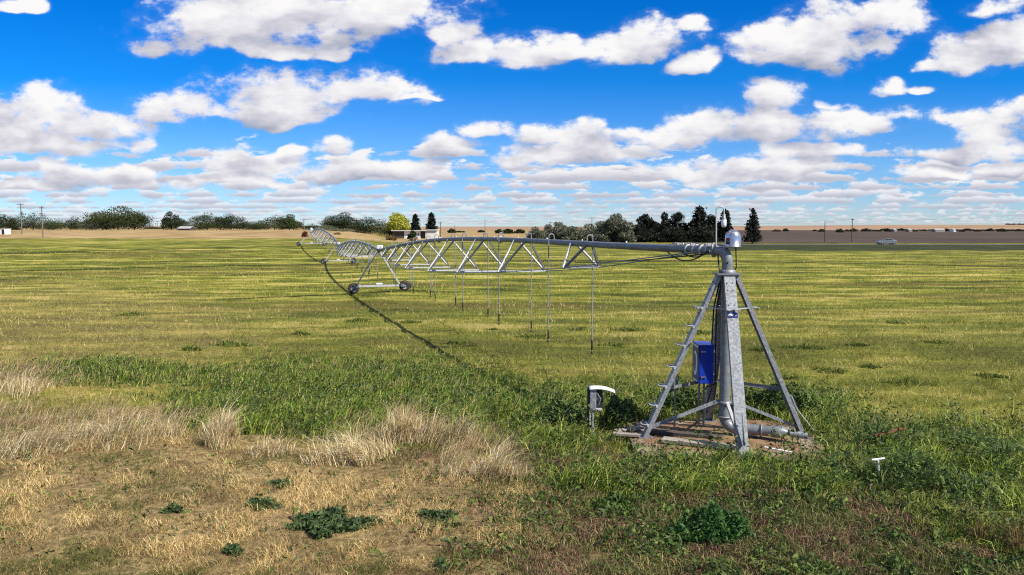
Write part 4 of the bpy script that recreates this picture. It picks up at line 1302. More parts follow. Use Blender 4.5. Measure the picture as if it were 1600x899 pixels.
p1 = pole(36, 240, 318, 'tall grey power pole with two crossarms and a transformer at the far left', 2, trans=True, r=0.17)
p2 = pole(68.5, 200, 322, 'plain grey power pole with one short crossarm, right of the double-armed one', 1, armw=1.3, r=0.16)
p3 = pole(239, 420, 345.5, 'tiny distant pole, left of two in the gap of the left tree line', 1, r=0.16)
p4 = pole(247.5, 420, 345.5, 'tiny distant pole, right of two in the gap of the left tree line', 1, r=0.16)
p5 = pole(476, 245, 342, 'brown pole with a crossarm standing left of the end gun', 1, r=0.15)
p6 = pole(688.5, 265, 347, 'dark pole with a small crossarm at the right end of the ranch house', 1, 'darkwood', armw=1.6)
p7 = pole(711, 330, 352, 'short thin pole right of the ranch house beside small dark trees', 0, 'darkwood', r=0.12)
p8 = pole(758, 330, 343, 'tall thin dark pole standing alone in the open middle', 0, 'darkwood', r=0.14)
p9 = pole(924.5, 300, 339.5, 'dark pole with a wide crossarm rising behind the silvery olive trees', 1, 'darkwood', armw=2.4)
p10 = pole(860, 420, 347, 'small far pole with a crossarm behind the left olive trees', 1, 'darkwood')
p11 = pole(1287.5, 212, 346, 'thin dark pole without crossarm, left of two on the right roadside', 0, 'darkwood', r=0.13)
p12 = pole(1330, 220, 341.5, 'thin dark pole, right and taller of two on the right roadside', 1, 'darkwood', r=0.13, armw=0.7)
def wire(a, b, lab, s=0.8, r=0.018):
    tag(MB().tube(sag(a, b, s, 14), r, 5).build('power_line', M['cable'], origin=(Vector(a) + Vector(b)) / 2), lab, 'power line', 'overhead power lines')
wire(p1[0][0], p2[0][0], 'thin overhead wire between the two left power poles')
wire(p9[0][0], p10[0][0], 'thin overhead wire running left from the pole behind the olive trees', 1.0)
wire(p9[0][2], p12[0][3], 'long thin overhead wire from the pole behind the olives to the right roadside pole', 2.0)
wire(p11[1] - Vector((0, 0, 0.3)), p12[0][0], 'short thin overhead wire between the two right roadside poles', 0.3)
wire(p12[0][3], Vector((X(1640, 250), 250, 9.0)), 'thin overhead wire running off to the right edge from the right roadside pole', 1.2)
wire(p5[0][1], Vector((X(620, 262), 262, 6.8)), 'thin overhead wire from the pole by the end gun towards the ranch house', 0.8)

# ------------------------------------------------------------------ the car on the road
cy = 184.4; cxm = X(1384, cy); cz = 0.06 + 0.0
co = thing('parked_car', (cxm, cy, cz), 'silver grey sedan on the far road in front of the brown field', 'car')
Lc = 4.15
prof = [(-0.5, 0.30), (-0.50, 0.62), (-0.46, 0.78), (-0.24, 0.90), (-0.20, 0.92), (0.34, 0.98), (0.47, 0.97), (0.50, 0.75), (0.50, 0.32), (0.42, 0.24), (-0.42, 0.24)]
def extr(pf, y0, y1, inset=0.0):
    n_ = len(pf)
    vs = [(cxm + a * Lc, y0, cz + b) for a, b in pf] + [(cxm + a * Lc, y1, cz + b) for a, b in pf]
    fs = [(i, (i + 1) % n_, n_ + (i + 1) % n_, n_ + i) for i in range(n_)] + [tuple(range(n_ - 1, -1, -1)), tuple(range(n_, 2 * n_))]
    return MB().add(vs, fs)
extr(prof, cy - 0.86, cy + 0.86).build('body', M['carpaint'], co, bevel=0.06)
cab = [(-0.24, 0.90), (-0.08, 1.30), (0.0, 1.37), (0.16, 1.36), (0.26, 1.28), (0.42, 0.95)]
extr(cab, cy - 0.72, cy + 0.72).build('cabin', M['carpaint'], co, bevel=0.05)
for q0, q1, z1 in ((-0.17, 0.03, 0), (0.05, 0.20, 0), (0.22, 0.34, 1)):
    pts = [(q0, 0.96), (max(q0, -0.075), 1.27), (q1 - (0.08 if z1 else 0), 1.29 if not z1 else 1.24), (q1, 0.98)]
    for yy in (cy - 0.725, cy + 0.725):
        MB().add([(cxm + a * Lc, yy, cz + b) for a, b in pts] + [(cxm + a * Lc, yy + (0.01 if yy > cy else -0.01), cz + b) for a, b in pts],
                 [(0, 1, 2, 3), (7, 6, 5, 4), (0, 4, 5, 1), (1, 5, 6, 2), (2, 6, 7, 3), (3, 7, 4, 0)]).build('window', M['glass'], co)
MB().add([(cxm - 0.215 * Lc, cy - 0.62, cz + 0.95), (cxm - 0.215 * Lc, cy + 0.62, cz + 0.95), (cxm - 0.09 * Lc, cy + 0.55, cz + 1.36), (cxm - 0.09 * Lc, cy - 0.55, cz + 1.36)], [(0, 1, 2, 3)]).build('windscreen', M['glass'], co)
for q in (-0.31, 0.31):
    for yy in (cy - 0.80, cy + 0.80):
        w = MB().lathe((cxm + q * Lc, yy - 0.1, cz + 0.31), [(0, 0.0), (0.19, 0.01), (0.2, 0.2), (0, 0.2)], 18, axis=(0, 1, 0)).build('wheel', M['galv'], co)
        MB().lathe((cxm + q * Lc, yy - 0.1, cz + 0.31), [(0.2, -0.005), (0.31, 0.0), (0.31, 0.2), (0.2, 0.205)], 20, axis=(0, 1, 0)).build('tyre', M['tyre'], w)
for yy in (cy - 0.6, cy + 0.6):
    MB().box((cxm - 0.485 * Lc, yy, cz + 0.66), (0.14, 0.32, 0.13)).build('headlight', M['lamp'], co, bevel=0.02)
    MB().box((cxm + 0.492 * Lc, yy, cz + 0.80), (0.1, 0.26, 0.2)).build('tail_light', M['taillamp'], co, bevel=0.02)

# ------------------------------------------------------------------ grass
def blades(x, y, z, h, w, lean, az, col, seg=1):
    """x..az arrays; seg 1 = one triangle per blade, 2 = three triangles with a bend"""
    n = len(x)
    fa = RNG.uniform(0, 2 * PI, n)
    sx, sy = np.cos(fa) * w / 2, np.sin(fa) * w / 2
    dx, dy = np.cos(az), np.sin(az)
    base = np.stack([x, y, z - 0.01], 1)
    side = np.stack([sx, sy, np.zeros(n)], 1)
    if seg == 1:
        tip = base + np.stack([dx * lean * h, dy * lean * h, h], 1)
        V = np.stack([base - side, base + side, tip], 1).reshape(-1, 3)
        T = np.arange(3 * n).reshape(-1, 3)
        return V, T, np.repeat(col, 3, 0)
    m = base + np.stack([dx * lean * h * 0.28, dy * lean * h * 0.28, h * 0.6], 1)
    tip = base + np.stack([dx * lean * h * 0.95, dy * lean * h * 0.95, h * (1.0 - 0.28 * np.minimum(lean, 1.5))], 1)
    V = np.stack([base - side, base + side, m - side * 0.75, m + side * 0.75, tip], 1).reshape(-1, 3)
    b = (np.arange(n) * 5)[:, None]
    T = np.concatenate([b + np.array([0, 1, 3]), b + np.array([0, 3, 2]), b + np.array([2, 3, 4])], 0)
    return V, T, np.repeat(col, 5, 0)


def scatter(n, py0, py1, px0=-180, px1=1780):
    px = RNG.uniform(px0, px1, n); py = RNG.uniform(py0, py1, n)
    w_ = 449.5 - py
    dz = -F * SP + w_ * CP; dy = F * CP + w_ * SP
    t = -H / dz
    return (px - 800) * t, dy * t


def off_pad(x, y, hard=0.60):
    ax = np.abs(x - (CX - 0.08)) / 1.95; ay = np.abs(y - CY + 0.02) / 1.55
    return (ax ** 4 + ay ** 4) > hard


def pick(cols, n, jitter=0.18):
    c = np.array(cols)[RNG.integers(0, len(cols), n)]
    return c * RNG.uniform(1 - jitter, 1 + jitter, (n, 1))


out1 = []; out2 = []
# general cover, evenly spread over the view
x, y = scatter(430000, 397, 1010)
k = off_pad(x, y); x, y = x[k], y[k]
px, py, Z, n1_, n2n = zones(x, y)
zt_ = terrain(x, y)
u = RNG.random(len(x))
order = ('lush', 'dry', 'foredry', 'foreol', 'field')
tot = sum(Z[o_] for o_ in order) + 1e-6
cum = np.zeros_like(u); typ = np.full(len(x), 4)
for i, o_ in enumerate(order):
    nxt = cum + Z[o_] / tot
    typ[(u >= cum) & (u < nxt)] = i
    cum = nxt
mixr = RNG.random(len(x))
sw = vnoise(x * 2.3 + 3, y * 2.3)
typ = np.where((typ == 0) & (mixr < 0.10 + 0.25 * (sw > 0.68)), 1, np.where((typ == 1) & (mixr < 0.15 + 0.4 * (sw < 0.36)), 0, typ))
minw = 0.62 * y / F
clump = fbm(x * 2.6 + 5, y * 2.6, 3)
for i, o_ in enumerate(order):
    k = typ == i
    if o_ == 'field':
        st = stripes(x, y)
        tn = Z['tan']
        n = int(k.sum())
        g = pick([(0.085, 0.115, 0.010), (0.135, 0.165, 0.014), (0.20, 0.22, 0.022), (0.05, 0.065, 0.012)], n)
        s_ = pick([(0.56, 0.45, 0.10), (0.68, 0.56, 0.22), (0.44, 0.37, 0.06), (0.32, 0.29, 0.035)], n)
        tcol = pick([(0.34, 0.22, 0.09), (0.24, 0.15, 0.06), (0.45, 0.33, 0.16)], n)
        wild = RNG.random(n)
        f = np.clip(st[k] + RNG.normal(0, 0.13, n), 0, 1)[:, None]
        c = g * (1 - f) + s_ * f
        c = np.where((wild < (0.03 + 0.12 * st[k]) * (y[k] < 42))[:, None], pick([(0.68, 0.60, 0.33), (0.60, 0.53, 0.24), (0.50, 0.48, 0.14)], n), c)
        c = np.where((wild > 0.90)[:, None], pick([(0.03, 0.045, 0.008), (0.05, 0.045, 0.015)], n), c)
        bb = (RNG.random(n) < 0.55 * brownness(x[k], y[k]))[:, None]
        c = np.where(bb, pick([(0.13, 0.10, 0.03), (0.20, 0.145, 0.05), (0.085, 0.07, 0.02)], n), c)
        tt = (RNG.random(n) < tn[k] * 0.42)[:, None]
        c = np.where(tt, tcol, c)
        h = RNG.uniform(0.05, 0.15, n) * (0.35 + 1.2 * sstep(0.3, 0.7, clump[k])) + 0.9 * y[k] / F
        out1.append(blades(x[k], y[k], zt_[k], h, np.maximum(0.010, minw[k]), RNG.uniform(0.1, 1.3, n), RNG.uniform(0, 2 * PI, n), c))
    else:
        n = int(k.sum())
        cl = clump[k]
        if o_ == 'lush':
            c = pick([(0.07, 0.125, 0.010), (0.12, 0.19, 0.015), (0.18, 0.25, 0.024), (0.28, 0.31, 0.06), (0.42, 0.36, 0.13), (0.03, 0.05, 0.01)], n)
            h = RNG.uniform(0.10, 0.26, n) * (0.3 + 1.3 * cl); w = np.maximum(0.015, minw[k]); ln = RNG.uniform(0.3, 1.5, n); az = RNG.normal(0.4, 1.1, n)
        elif o_ == 'dry':
            c = pick([(0.52, 0.40, 0.20), (0.42, 0.29, 0.13), (0.62, 0.51, 0.29), (0.30, 0.19, 0.08)], n)
            h = RNG.uniform(0.10, 0.32, n) * (0.3 + 1.2 * cl); w = np.maximum(0.007, minw[k] * 0.8); ln = RNG.uniform(0.4, 1.6, n); az = RNG.normal(0.2, 0.8, n)
        elif o_ == 'foredry':
            gr = RNG.random(n) < 0.85 * sstep(0.47, 0.57, 0.6 * n1_[k] + 0.4 * n2n[k]) + 0.14
            shade_ = (0.5 + 1.05 * sstep(0.36, 0.62, 0.5 * n2n[k] + 0.5 * clump[k]))[:, None]
            c = np.where(gr[:, None], pick([(0.10, 0.11, 0.022), (0.16, 0.155, 0.04), (0.07, 0.085, 0.02)], n), pick([(0.50, 0.37, 0.15), (0.40, 0.275, 0.10), (0.20, 0.12, 0.05), (0.62, 0.49, 0.24), (0.44, 0.31, 0.13)], n) * shade_)
            h = RNG.uniform(0.03, 0.13, n) * (0.3 + 1.2 * sstep(0.3, 0.68, cl)); w = np.maximum(0.006, minw[k] * 0.9); ln = RNG.uniform(0.4, 2.2, n); az = RNG.uniform(0, 2 * PI, n)
        else:
            br = RNG.random(n) < 0.24 + 0.6 * sstep(0.48, 0.60, n2n[k])
            c = np.where(br[:, None], pick([(0.24, 0.15, 0.08), (0.15, 0.08, 0.05), (0.22, 0.10, 0.08), (0.38, 0.28, 0.14), (0.08, 0.05, 0.03)], n), pick([(0.035, 0.055, 0.012), (0.06, 0.095, 0.018), (0.10, 0.14, 0.025), (0.17, 0.20, 0.045), (0.26, 0.27, 0.09)], n))
            h = RNG.uniform(0.04, 0.20, n) * (0.15 + 1.6 * cl); w = np.maximum(0.010, minw[k]); ln = RNG.uniform(0.2, 1.6, n); az = RNG.uniform(0, 2 * PI, n)
        h = h + 0.8 * y[k] / F
        out2.append(blades(x[k], y[k], zt_[k], h, w, ln, az, c, 2))

# taller growth added where it is lush or tall and dry
x, y = scatter(330000, 545, 1000)
px, py, Z, n1_, n2n = zones(x, y)
clump = fbm(x * 1.5 + 5, y * 1.5, 3)
cl2 = fbm(x * 4 + 1, y * 4, 3)
u = RNG.random(len(x))
kl = (u < Z['lush'] * sstep(0.30, 0.55, clump)) & off_pad(x, y)
front = (y < CY) & (np.abs(x - CX) < 2.6)
n = int(kl.sum())
hh = RNG.uniform(0.12, 0.43, n) * (0.05 + 1.45 * sstep(0.3, 0.65, 0.55 * clump[kl] + 0.45 * cl2[kl]))
hh *= np.where(front[kl], 0.72, 1.0) * np.where(y[kl] > 18.3, 0.5, 1.0)
hue = cl2[kl] + RNG.normal(0, 0.12, n)
c = np.where((hue > 0.6)[:, None], pick([(0.27, 0.34, 0.04), (0.42, 0.43, 0.12), (0.19, 0.28, 0.03)], n),
             np.where((hue > 0.42)[:, None], pick([(0.12, 0.195, 0.016), (0.18, 0.26, 0.024)], n), pick([(0.035, 0.08, 0.010), (0.06, 0.12, 0.018)], n)))
seed = RNG.random(n) < 0.05
c[seed] = pick([(0.3, 0.24, 0.1), (0.24, 0.15, 0.06)], int(seed.sum()))
out2.append(blades(x[kl], y[kl], terrain(x[kl], y[kl]), hh, np.maximum(0.015, 0.7 * y[kl] / F) * RNG.uniform(0.8, 1.5, n), RNG.uniform(0.3, 1.5, n), RNG.normal(0.3, 1.2, n), c, 2))
kd = (u < Z['dry'] * sstep(0.35, 0.55, clump))
n = int(kd.sum())
c = pick([(0.58, 0.46, 0.25), (0.48, 0.34, 0.16), (0.68, 0.57, 0.35), (0.34, 0.21, 0.09)], n)
out2.append(blades(x[kd], y[kd], terrain(x[kd], y[kd]), RNG.uniform(0.15, 0.46, n) * (0.25 + 1.2 * cl2[kd]), np.maximum(0.006, 0.55 * y[kd] / F), RNG.uniform(0.5, 1.6, n), RNG.normal(0.1, 0.7, n), c, 2))


# broad leaves of low weeds among the blades
x, y = scatter(260000, 560, 1005)
px, py, Z, n1_, n2n = zones(x, y)
cl = fbm(x * 2.1 + 15, y * 2.1 + 4, 4)
k = (RNG.random(len(x)) < np.clip(Z['lush'] * 0.8 + Z['foreol'] * 0.6 + Z['foredry'] * 0.04, 0, 1) * sstep(0.36, 0.58, cl)) & off_pad(x, y)
x, y, cl, lu = x[k], y[k], cl[k], Z['lush'][k]
n = len(x)
hz = RNG.uniform(0.0, 1.0, n) ** 0.8 * (0.08 + 0.34 * lu * np.where(y > 18.3, 0.4, 1.0)) * (0.2 + 1.5 * sstep(0.4, 0.65, cl))
Vl, Tl = leaf_tris(np.stack([x, y, terrain(x, y) + 0.015 + hz], 1), RNG.uniform(0.018, 0.042, n), asp=1.7)
cc_ = pick([(0.04, 0.08, 0.015), (0.065, 0.12, 0.02), (0.11, 0.17, 0.03), (0.18, 0.22, 0.05), (0.03, 0.055, 0.012), (0.10, 0.13, 0.06)], n)
leafcover = (Vl, Tl, np.repeat(cc_, 3, 0))


def joined(lst):
    Vs, Ts, Cs = [], [], []; o = 0
    for V, T, C in lst:
        Vs.append(V); Ts.append(T + o); Cs.append(C); o += len(V)
    return np.concatenate(Vs), np.concatenate(Ts), np.concatenate(Cs)

V, T, C = joined(out1)
tag(link('stubble', numpy_mesh('stubble', V, T, GRASS, C)), kind='stuff')
V, T, C = joined(out2)
tag(link('grass', numpy_mesh('grass', V, T, GRASS, C)), kind='stuff')
tag(link('low_weeds', numpy_mesh('low_weeds', *leafcover[:2], GRASS, leafcover[2])), kind='stuff')
# dead leaves and straw blown onto the pad
n = 2600
x = CX - 0.1 + RNG.uniform(-1.85, 1.85, n); y = CY + RNG.uniform(-1.45, 1.45, n)
k = ~off_pad(x, y, 0.75) & (RNG.random(n) < 1.6 * sstep(0.38, 0.62, fbm(x * 2.2, y * 2.2, 3)))
x, y = x[k], y[k]
V, T = leaf_tris(np.stack([x, y, np.full(len(x), 0.155)], 1), RNG.uniform(0.012, 0.035, len(x)), asp=2.0)
V[:, 2] = 0.14 + (V[:, 2] - 0.14) * 0.4
tag(link('leaf_litter', numpy_mesh('leaf_litter', V, T, GRASS, np.repeat(pick([(0.10, 0.06, 0.03), (0.2, 0.12, 0.05), (0.34, 0.25, 0.12), (0.05, 0.03, 0.02)], len(x)), 3, 0))), kind='stuff')


# ---- clumps one can point at
def clump_thing(name, label, cat, pxy, n, rad, h, cols, lean=(0.3, 1.2), az=(0.2, 0.9), w=0.007, group=None, ry=0.7, leafy=False):
    p = gnd(*pxy); p.z = tz(p.x, p.y)
    a = RNG.uniform(0, 2 * PI, n); r_ = np.sqrt(RNG.random(n))
    ph = RNG.uniform(0, 50)
    ro = 0.30 + 1.35 * vnoise(ph + np.cos(a) * 1.5, ph + np.sin(a) * 1.5) * RNG.uniform(0.75, 1.2, n)
    h = h * (0.5 + 1.0 * vnoise(ph + 9 + np.cos(a) * r_ * 2.2, ph + np.sin(a) * r_ * 2.2))
    bx = np.cos(a) * r_ * rad * ro; by = np.sin(a) * r_ * rad * ry * ro
    fall = 1 - 0.55 * r_ ** 2
    if leafy:
        m = n
        z_ = h * fall * RNG.random(m) ** 0.7
        P = np.stack([bx, by, z_], 1)
        V, T = leaf_tris(P, w * RNG.uniform(0.5, 1.5, m), asp=1.6)
        C = np.repeat(pick(cols, m), 3, 0)
        st = blades(bx[:m // 6] * 0.8, by[:m // 6] * 0.8, np.zeros(m // 6), (h * fall)[:m // 6], np.full(m // 6, 0.012), RNG.uniform(0, 0.6, m // 6), a[:m // 6], pick(cols, m // 6), 2)
        V, T, C = joined([(V, T, C), st])
    else:
        az_ = np.where(RNG.random(n) < 0.18, RNG.uniform(0, 2 * PI, n), RNG.normal(az[0], az[1], n))
        V, T, C = blades(bx, by, np.zeros(n), h * fall * RNG.uniform(0.35, 1.15, n), np.full(n, w) * RNG.uniform(0.7, 1.4, n), RNG.uniform(*lean, n), az_, pick(cols, n), 2)
    o = link(name, numpy_mesh(name, V, T, GRASS, C))
    o.location = p
    return tag(o, label, cat, group)

STRAW = [(0.26, 0.25, 0.07), (0.82, 0.72, 0.48), (0.70, 0.56, 0.31), (0.58, 0.42, 0.19), (0.80, 0.69, 0.44), (0.44, 0.27, 0.10)]
GT = 'tall dry grass tufts'
for lab, p, n, rad, h, ln, az in (
    ('fan-shaped pale dry grass tuft standing alone between green grass and the mown foreground', (345, 690), 1500, 0.50, 0.85, (0.15, 0.95), (0.3, 1.3)),
    ('bright straw tuft bent over to the left, below the lush green band', (557, 720), 1600, 0.62, 0.80, (0.5, 1.4), (2.6, 0.7)),
    ('upright tan grass tuft between the bent straw tuft and the meter post', (632, 690), 1200, 0.40, 0.82, (0.15, 0.9), (0.5, 1.3)),
    ('arching straw tuft over dark green blades, right of the upright tan tuft', (690, 690), 1300, 0.55, 0.72, (0.6, 1.4), (0.1, 0.8)),
    ('broad dry tuft closest to the weeds in front of the meter post', (760, 745), 1400, 0.75, 0.60, (0.4, 1.3), (0.3, 0.9)),
    ('wide flattened dry tuft, second from the left edge of the photo', (170, 690), 1700, 0.85, 0.75, (0.5, 1.5), (0.1, 0.8)),
    ('long straw tuft swept flat to the right at the left edge of the photo', (45, 700), 1500, 0.95, 0.65, (0.8, 1.7), (0.0, 0.5)),
    ('small dry tuft between the wide flattened tuft and the lone fan-shaped tuft', (245, 682), 900, 0.45, 0.55, (0.3, 1.3), (0.3, 1.0)),
    ('thin dry tuft farther back on the left, at the edge of the mown field', (40, 610), 1000, 0.9, 0.65, (0.2, 1.1), (0.4, 1.2)),
    ('short reddish straw tuft right beside the lone fan-shaped tuft', (420, 705), 800, 0.45, 0.42, (0.3, 1.4), (0.2, 1.1))):
    clump_thing('dry_grass_tuft', lab, 'grass tuft', p, n, rad, h, STRAW, ln, az, 0.008, GT)

DK = [(0.035, 0.062, 0.022), (0.065, 0.105, 0.035), (0.115, 0.165, 0.06)]
MD = [(0.06, 0.11, 0.02), (0.09, 0.15, 0.03), (0.13, 0.18, 0.05)]
GW = 'low weeds in the mown foreground'
for lab, p, n, rad, h, cols, lf in (
    ('flat dark green leafy weed, largest of the bare foreground', (502, 820), 3600, 0.52, 0.15, DK, 0.032),
    ('small dark green weed just left above the largest foreground weed', (412, 792), 1100, 0.24, 0.12, DK, 0.028),
    ('tiny green weed in the dry grass left of the other foreground weeds', (271, 798), 500, 0.13, 0.10, DK, 0.026),
    ('tiny bright green weed near the bottom edge left of the middle', (365, 862), 450, 0.12, 0.10, DK, 0.03),
    ('small green weed at the bottom edge below the bare earth patch', (690, 892), 500, 0.13, 0.12, DK, 0.03),
    ('bushy feathery green weed in the reddish grass below the pivot tower', (1122, 845), 3600, 0.44, 0.42, [(0.03, 0.085, 0.018), (0.05, 0.13, 0.025), (0.08, 0.16, 0.04)], 0.03),
    ('green bushy weed left of the feathery weed, in front of the meter post', (962, 800), 1100, 0.26, 0.22, MD, 0.035),
    ('low dark weed in the dry grass right of the largest foreground weed', (683, 812), 900, 0.24, 0.12, DK, 0.026),
    ('small weed in the tan grass right above the largest foreground weed', (437, 757), 500, 0.16, 0.10, DK, 0.03)):
    clump_thing('weed', lab, 'weed', p, n, rad, h, cols, w=lf, group=GW, leafy=True)
for lab, p, n, rad, h in (('olive weed bush on the far side of the pad behind the blue cabinet', (1070, 650), 1500, 0.55, 0.75), ('dark leafy weed bush behind the right leg of the pivot tower', (1235, 655), 1900, 0.60, 0.80),
                          ('tall weed bush behind the front leg and riser pipe', (1160, 648), 1300, 0.5, 0.62), ('dark weed bush between the meter post and the left tower leg', (968, 662), 1600, 0.42, 0.62),
                          ('dark weed left of the meter post', (880, 668), 1200, 0.45, 0.5),
                          ('leafy weed in front of the rusty angle iron', (1385, 705), 1500, 0.6, 0.55), ('large lush weed bush at the right, below the white standpipe', (1440, 760), 3000, 0.95, 0.6),
                          ('bright leafy weed bush right of the rusty angle iron', (1500, 715), 2200, 0.85, 0.55), ('dense weed bush near the right edge of the photo', (1585, 740), 2200, 0.8, 0.6)):
    if p[0] > 1300:
        clump_thing('weed_bush', lab, 'weed bush', p, n, rad, h * 0.95, DK[1:] + MD + [(0.2, 0.24, 0.06)], (0.2, 1.4), (0.3, 1.6), 0.03, 'weed bushes round the pivot tower')
    else:
        clump_thing('weed_bush', lab, 'weed bush', p, n * 2, rad, h, DK + MD + [(0.16, 0.17, 0.05)], w=0.04, group='weed bushes round the pivot tower', leafy=True)
BRN = [(0.18, 0.11, 0.045), (0.30, 0.19, 0.07), (0.13, 0.08, 0.04), (0.40, 0.29, 0.13)]
for lab, p, n, rad, h in (('tall brown dead weed stalks, left group in the bottom right corner', (1530, 850), 90, 0.34, 0.80), ('tall brown dead weed stalks at the right edge of the photo', (1590, 865), 170, 0.5, 0.85),
                          ('rusty brown seed stalks below the white standpipe', (1335, 740), 80, 0.3, 0.62)):
    clump_thing('dead_stalks', lab, 'dead weeds', p, n, rad, h, BRN, (0.0, 0.75), (0.5, 2.5), 0.010, 'brown dead weed stalks')
rr = random.Random(21)
spots = [(715, 537), (835, 527), (1190, 548), (1260, 545), (1340, 540), (1360, 575), (1460, 535), (1300, 580), (905, 515), (985, 517), (1090, 520), (1550, 590), (1230, 590), (365, 537), (300, 545), (470, 520),
         (640, 505), (960, 540), (770, 515), (1130, 500), (1400, 505), (560, 500), (205, 490), (1420, 600)]
for i, p in enumerate(spots):
    clump_thing('field_weed', 'dark green leafy clump growing in the mown yellow-green field', 'weed', p, 520, rr.uniform(0.3, 0.75), rr.uniform(0.12, 0.22), [(0.05, 0.09, 0.02), (0.085, 0.13, 0.02), (0.14, 0.18, 0.03), (0.26, 0.26, 0.05)], (0.2, 1.3), (0.3, 2.0), 0.026, group='dark clumps in the mown field', ry=0.8)

# ------------------------------------------------------------------ sky, clouds and sun
SUN_EL = R(44.4); SUN_AZ = math.atan2(0.86, -0.55)          # bearing from +Y towards +X
sd = bpy.data.lights.new('sun', 'SUN'); so = bpy.data.objects.new('sun', sd); COL.objects.link(so)
sd.energy = 4.9; sd.angle = R(0.5); sd.color = (1.0, 0.94, 0.84)
sdir = Vector((math.sin(SUN_AZ) * math.cos(SUN_EL), math.cos(SUN_AZ) * math.cos(SUN_EL), math.sin(SUN_EL)))
so.rotation_euler = sdir.to_track_quat('Z', 'Y').to_euler()
so.location = sdir * 60

world = bpy.data.worlds.new('World'); SC.world = world
world.use_nodes = True
WT = world.node_tree; WN, WL = WT.nodes, WT.links
bg = WN['Background']
sky = WN.new('ShaderNodeTexSky'); sky.sky_type = 'NISHITA'; sky.sun_disc = False
sky.sun_elevation = SUN_EL; sky.sun_rotation = SUN_AZ
sky.air_density = 1.0; sky.dust_density = 0.3; sky.ozone_density = 1.0; sky.altitude = 1400

CL = [(330, 40, 115, 34), (455, 22, 165, 50), (575, 12, 130, 34), (285, 62, 80, 20), (430, 72, 66, 14), (522, 78, 30, 11), (385, 60, 60, 20),
      (30, 8, 36, 11), (738, 84, 56, 20), (800, 80, 95, 26), (722, 48, 36, 20), (1690, 60, 60, 30),
      (870, 78, 60, 18), (950, 76, 56, 20), (1012, 58, 62, 26), (1070, 42, 40, 11), (1085, 96, 36, 18),
      (1200, 90, 50, 20), (1252, 64, 84, 38), (1325, 42, 92, 40), (1378, 36, 50, 22),
      (1470, 96, 32, 10), (1532, 76, 66, 34), (1592, 58, 56, 34), (1558, 10, 52, 12),
      (1216, 150, 52, 24), (1300, 158, 20, 8), (1396, 134, 30, 13), (1447, 136, 20, 8),
      (1015, 214, 60, 18), (1105, 209, 96, 25), (1205, 195, 116, 29), (1305, 186, 106, 23), (1400, 179, 76, 14),
      (870, 214, 62, 22), (855, 246, 86, 18), (905, 236, 70, 26), (765, 202, 46, 16),
      (700, 234, 46, 18), (662, 262, 46, 14), (482, 138, 136, 33), (440, 166, 110, 28), (565, 136, 86, 25), (470, 188, 46, 12), (640, 153, 36, 5),
      (62, 180, 96, 30), (142, 190, 96, 25), (270, 170, 58, 22), (60, 216, 116, 30), (20, 232, 60, 14), (225, 226, 26, 14), (340, 176, 50, 10),
      (372, 236, 42, 17), (420, 256, 76, 18), (520, 266, 96, 14), (512, 232, 36, 15), (455, 235, 18, 9), (365, 281, 86, 11),
      (120, 276, 116, 16), (200, 270, 50, 11), (50, 291, 76, 9), (1562, 212, 76, 34), (1592, 180, 42, 25), (1500, 237, 62, 13), (1580, 258, 42, 13),
      (1040, 265, 52, 15), (1200, 264, 126, 16), (1150, 277, 84, 10), (1450, 268, 62, 10), (1252, 240, 86, 13)]

def uv_of(px, py):
    d = ray(px, py)
    return d.x / d.y, d.z / d.y

grp = bpy.data.node_groups.new('cloud_cover', 'ShaderNodeTree')
grp.interface.new_socket('Vector', in_out='INPUT', socket_type='NodeSocketVector')
grp.interface.new_socket('Density', in_out='OUTPUT', socket_type='NodeSocketFloat')
grp.interface.new_socket('Smooth', in_out='OUTPUT', socket_type='NodeSocketFloat')
GN, GLk = grp.nodes, grp.links
gi = GN.new('NodeGroupInput'); go = GN.new('NodeGroupOutput')

class NB:
    def __init__(s, N, L): s.N, s.L = N, L
    def m(s, op, *a, clamp=False):
        n = s.N.new('ShaderNodeMath'); n.operation = op; n.use_clamp = clamp
        for i, q in enumerate(a):
            if isinstance(q, (int, float)): n.inputs[i].default_value = q
            else: s.L.new(q, n.inputs[i])
        return n.outputs[0]
    def v(s, op, *a, out=0):
        n = s.N.new('ShaderNodeVectorMath'); n.operation = op
        for i, q in enumerate(a):
            if isinstance(q, (tuple, list)): n.inputs[i].default_value = q
            elif isinstance(q, (int, float)): n.inputs['Scale'].default_value = q
            else: s.L.new(q, n.inputs[i])
        return n.outputs['Value'] if op in ('LENGTH', 'DOT_PRODUCT', 'DISTANCE') else n.outputs[0]
    def noise(s, vec, sc, det, rough=0.55, lac=2.0, dist=0.0, color=False):
        n = s.N.new('ShaderNodeTexNoise'); n.inputs['Scale'].default_value = sc; n.inputs['Detail'].default_value = det
        n.inputs['Roughness'].default_value = rough; n.inputs['Lacunarity'].default_value = lac; n.inputs['Distortion'].default_value = dist
        s.L.new(vec, n.inputs['Vector'])
        return n.outputs['Color'] if color else n.outputs['Fac']
    def mr(s, val, a, b, c=0.0, d=1.0, smooth=True):
        n = s.N.new('ShaderNodeMapRange'); n.interpolation_type = 'SMOOTHSTEP' if smooth else 'LINEAR'
        s.L.new(val, n.inputs['Value'])
        for k_, q in (('From Min', a), ('From Max', b), ('To Min', c), ('To Max', d)): n.inputs[k_].default_value = q
        return n.outputs['Result']
    def sep(s, vec):
        n = s.N.new('ShaderNodeSeparateXYZ'); s.L.new(vec, n.inputs[0]); return n.outputs
    def comb(s, *a):
        n = s.N.new('ShaderNodeCombineXYZ')
        for i, q in enumerate(a):
            if isinstance(q, (int, float)): n.inputs[i].default_value = q
            else: s.L.new(q, n.inputs[i])
        return n.outputs[0]

g = NB(GN, GLk)
vec = gi.outputs['Vector']
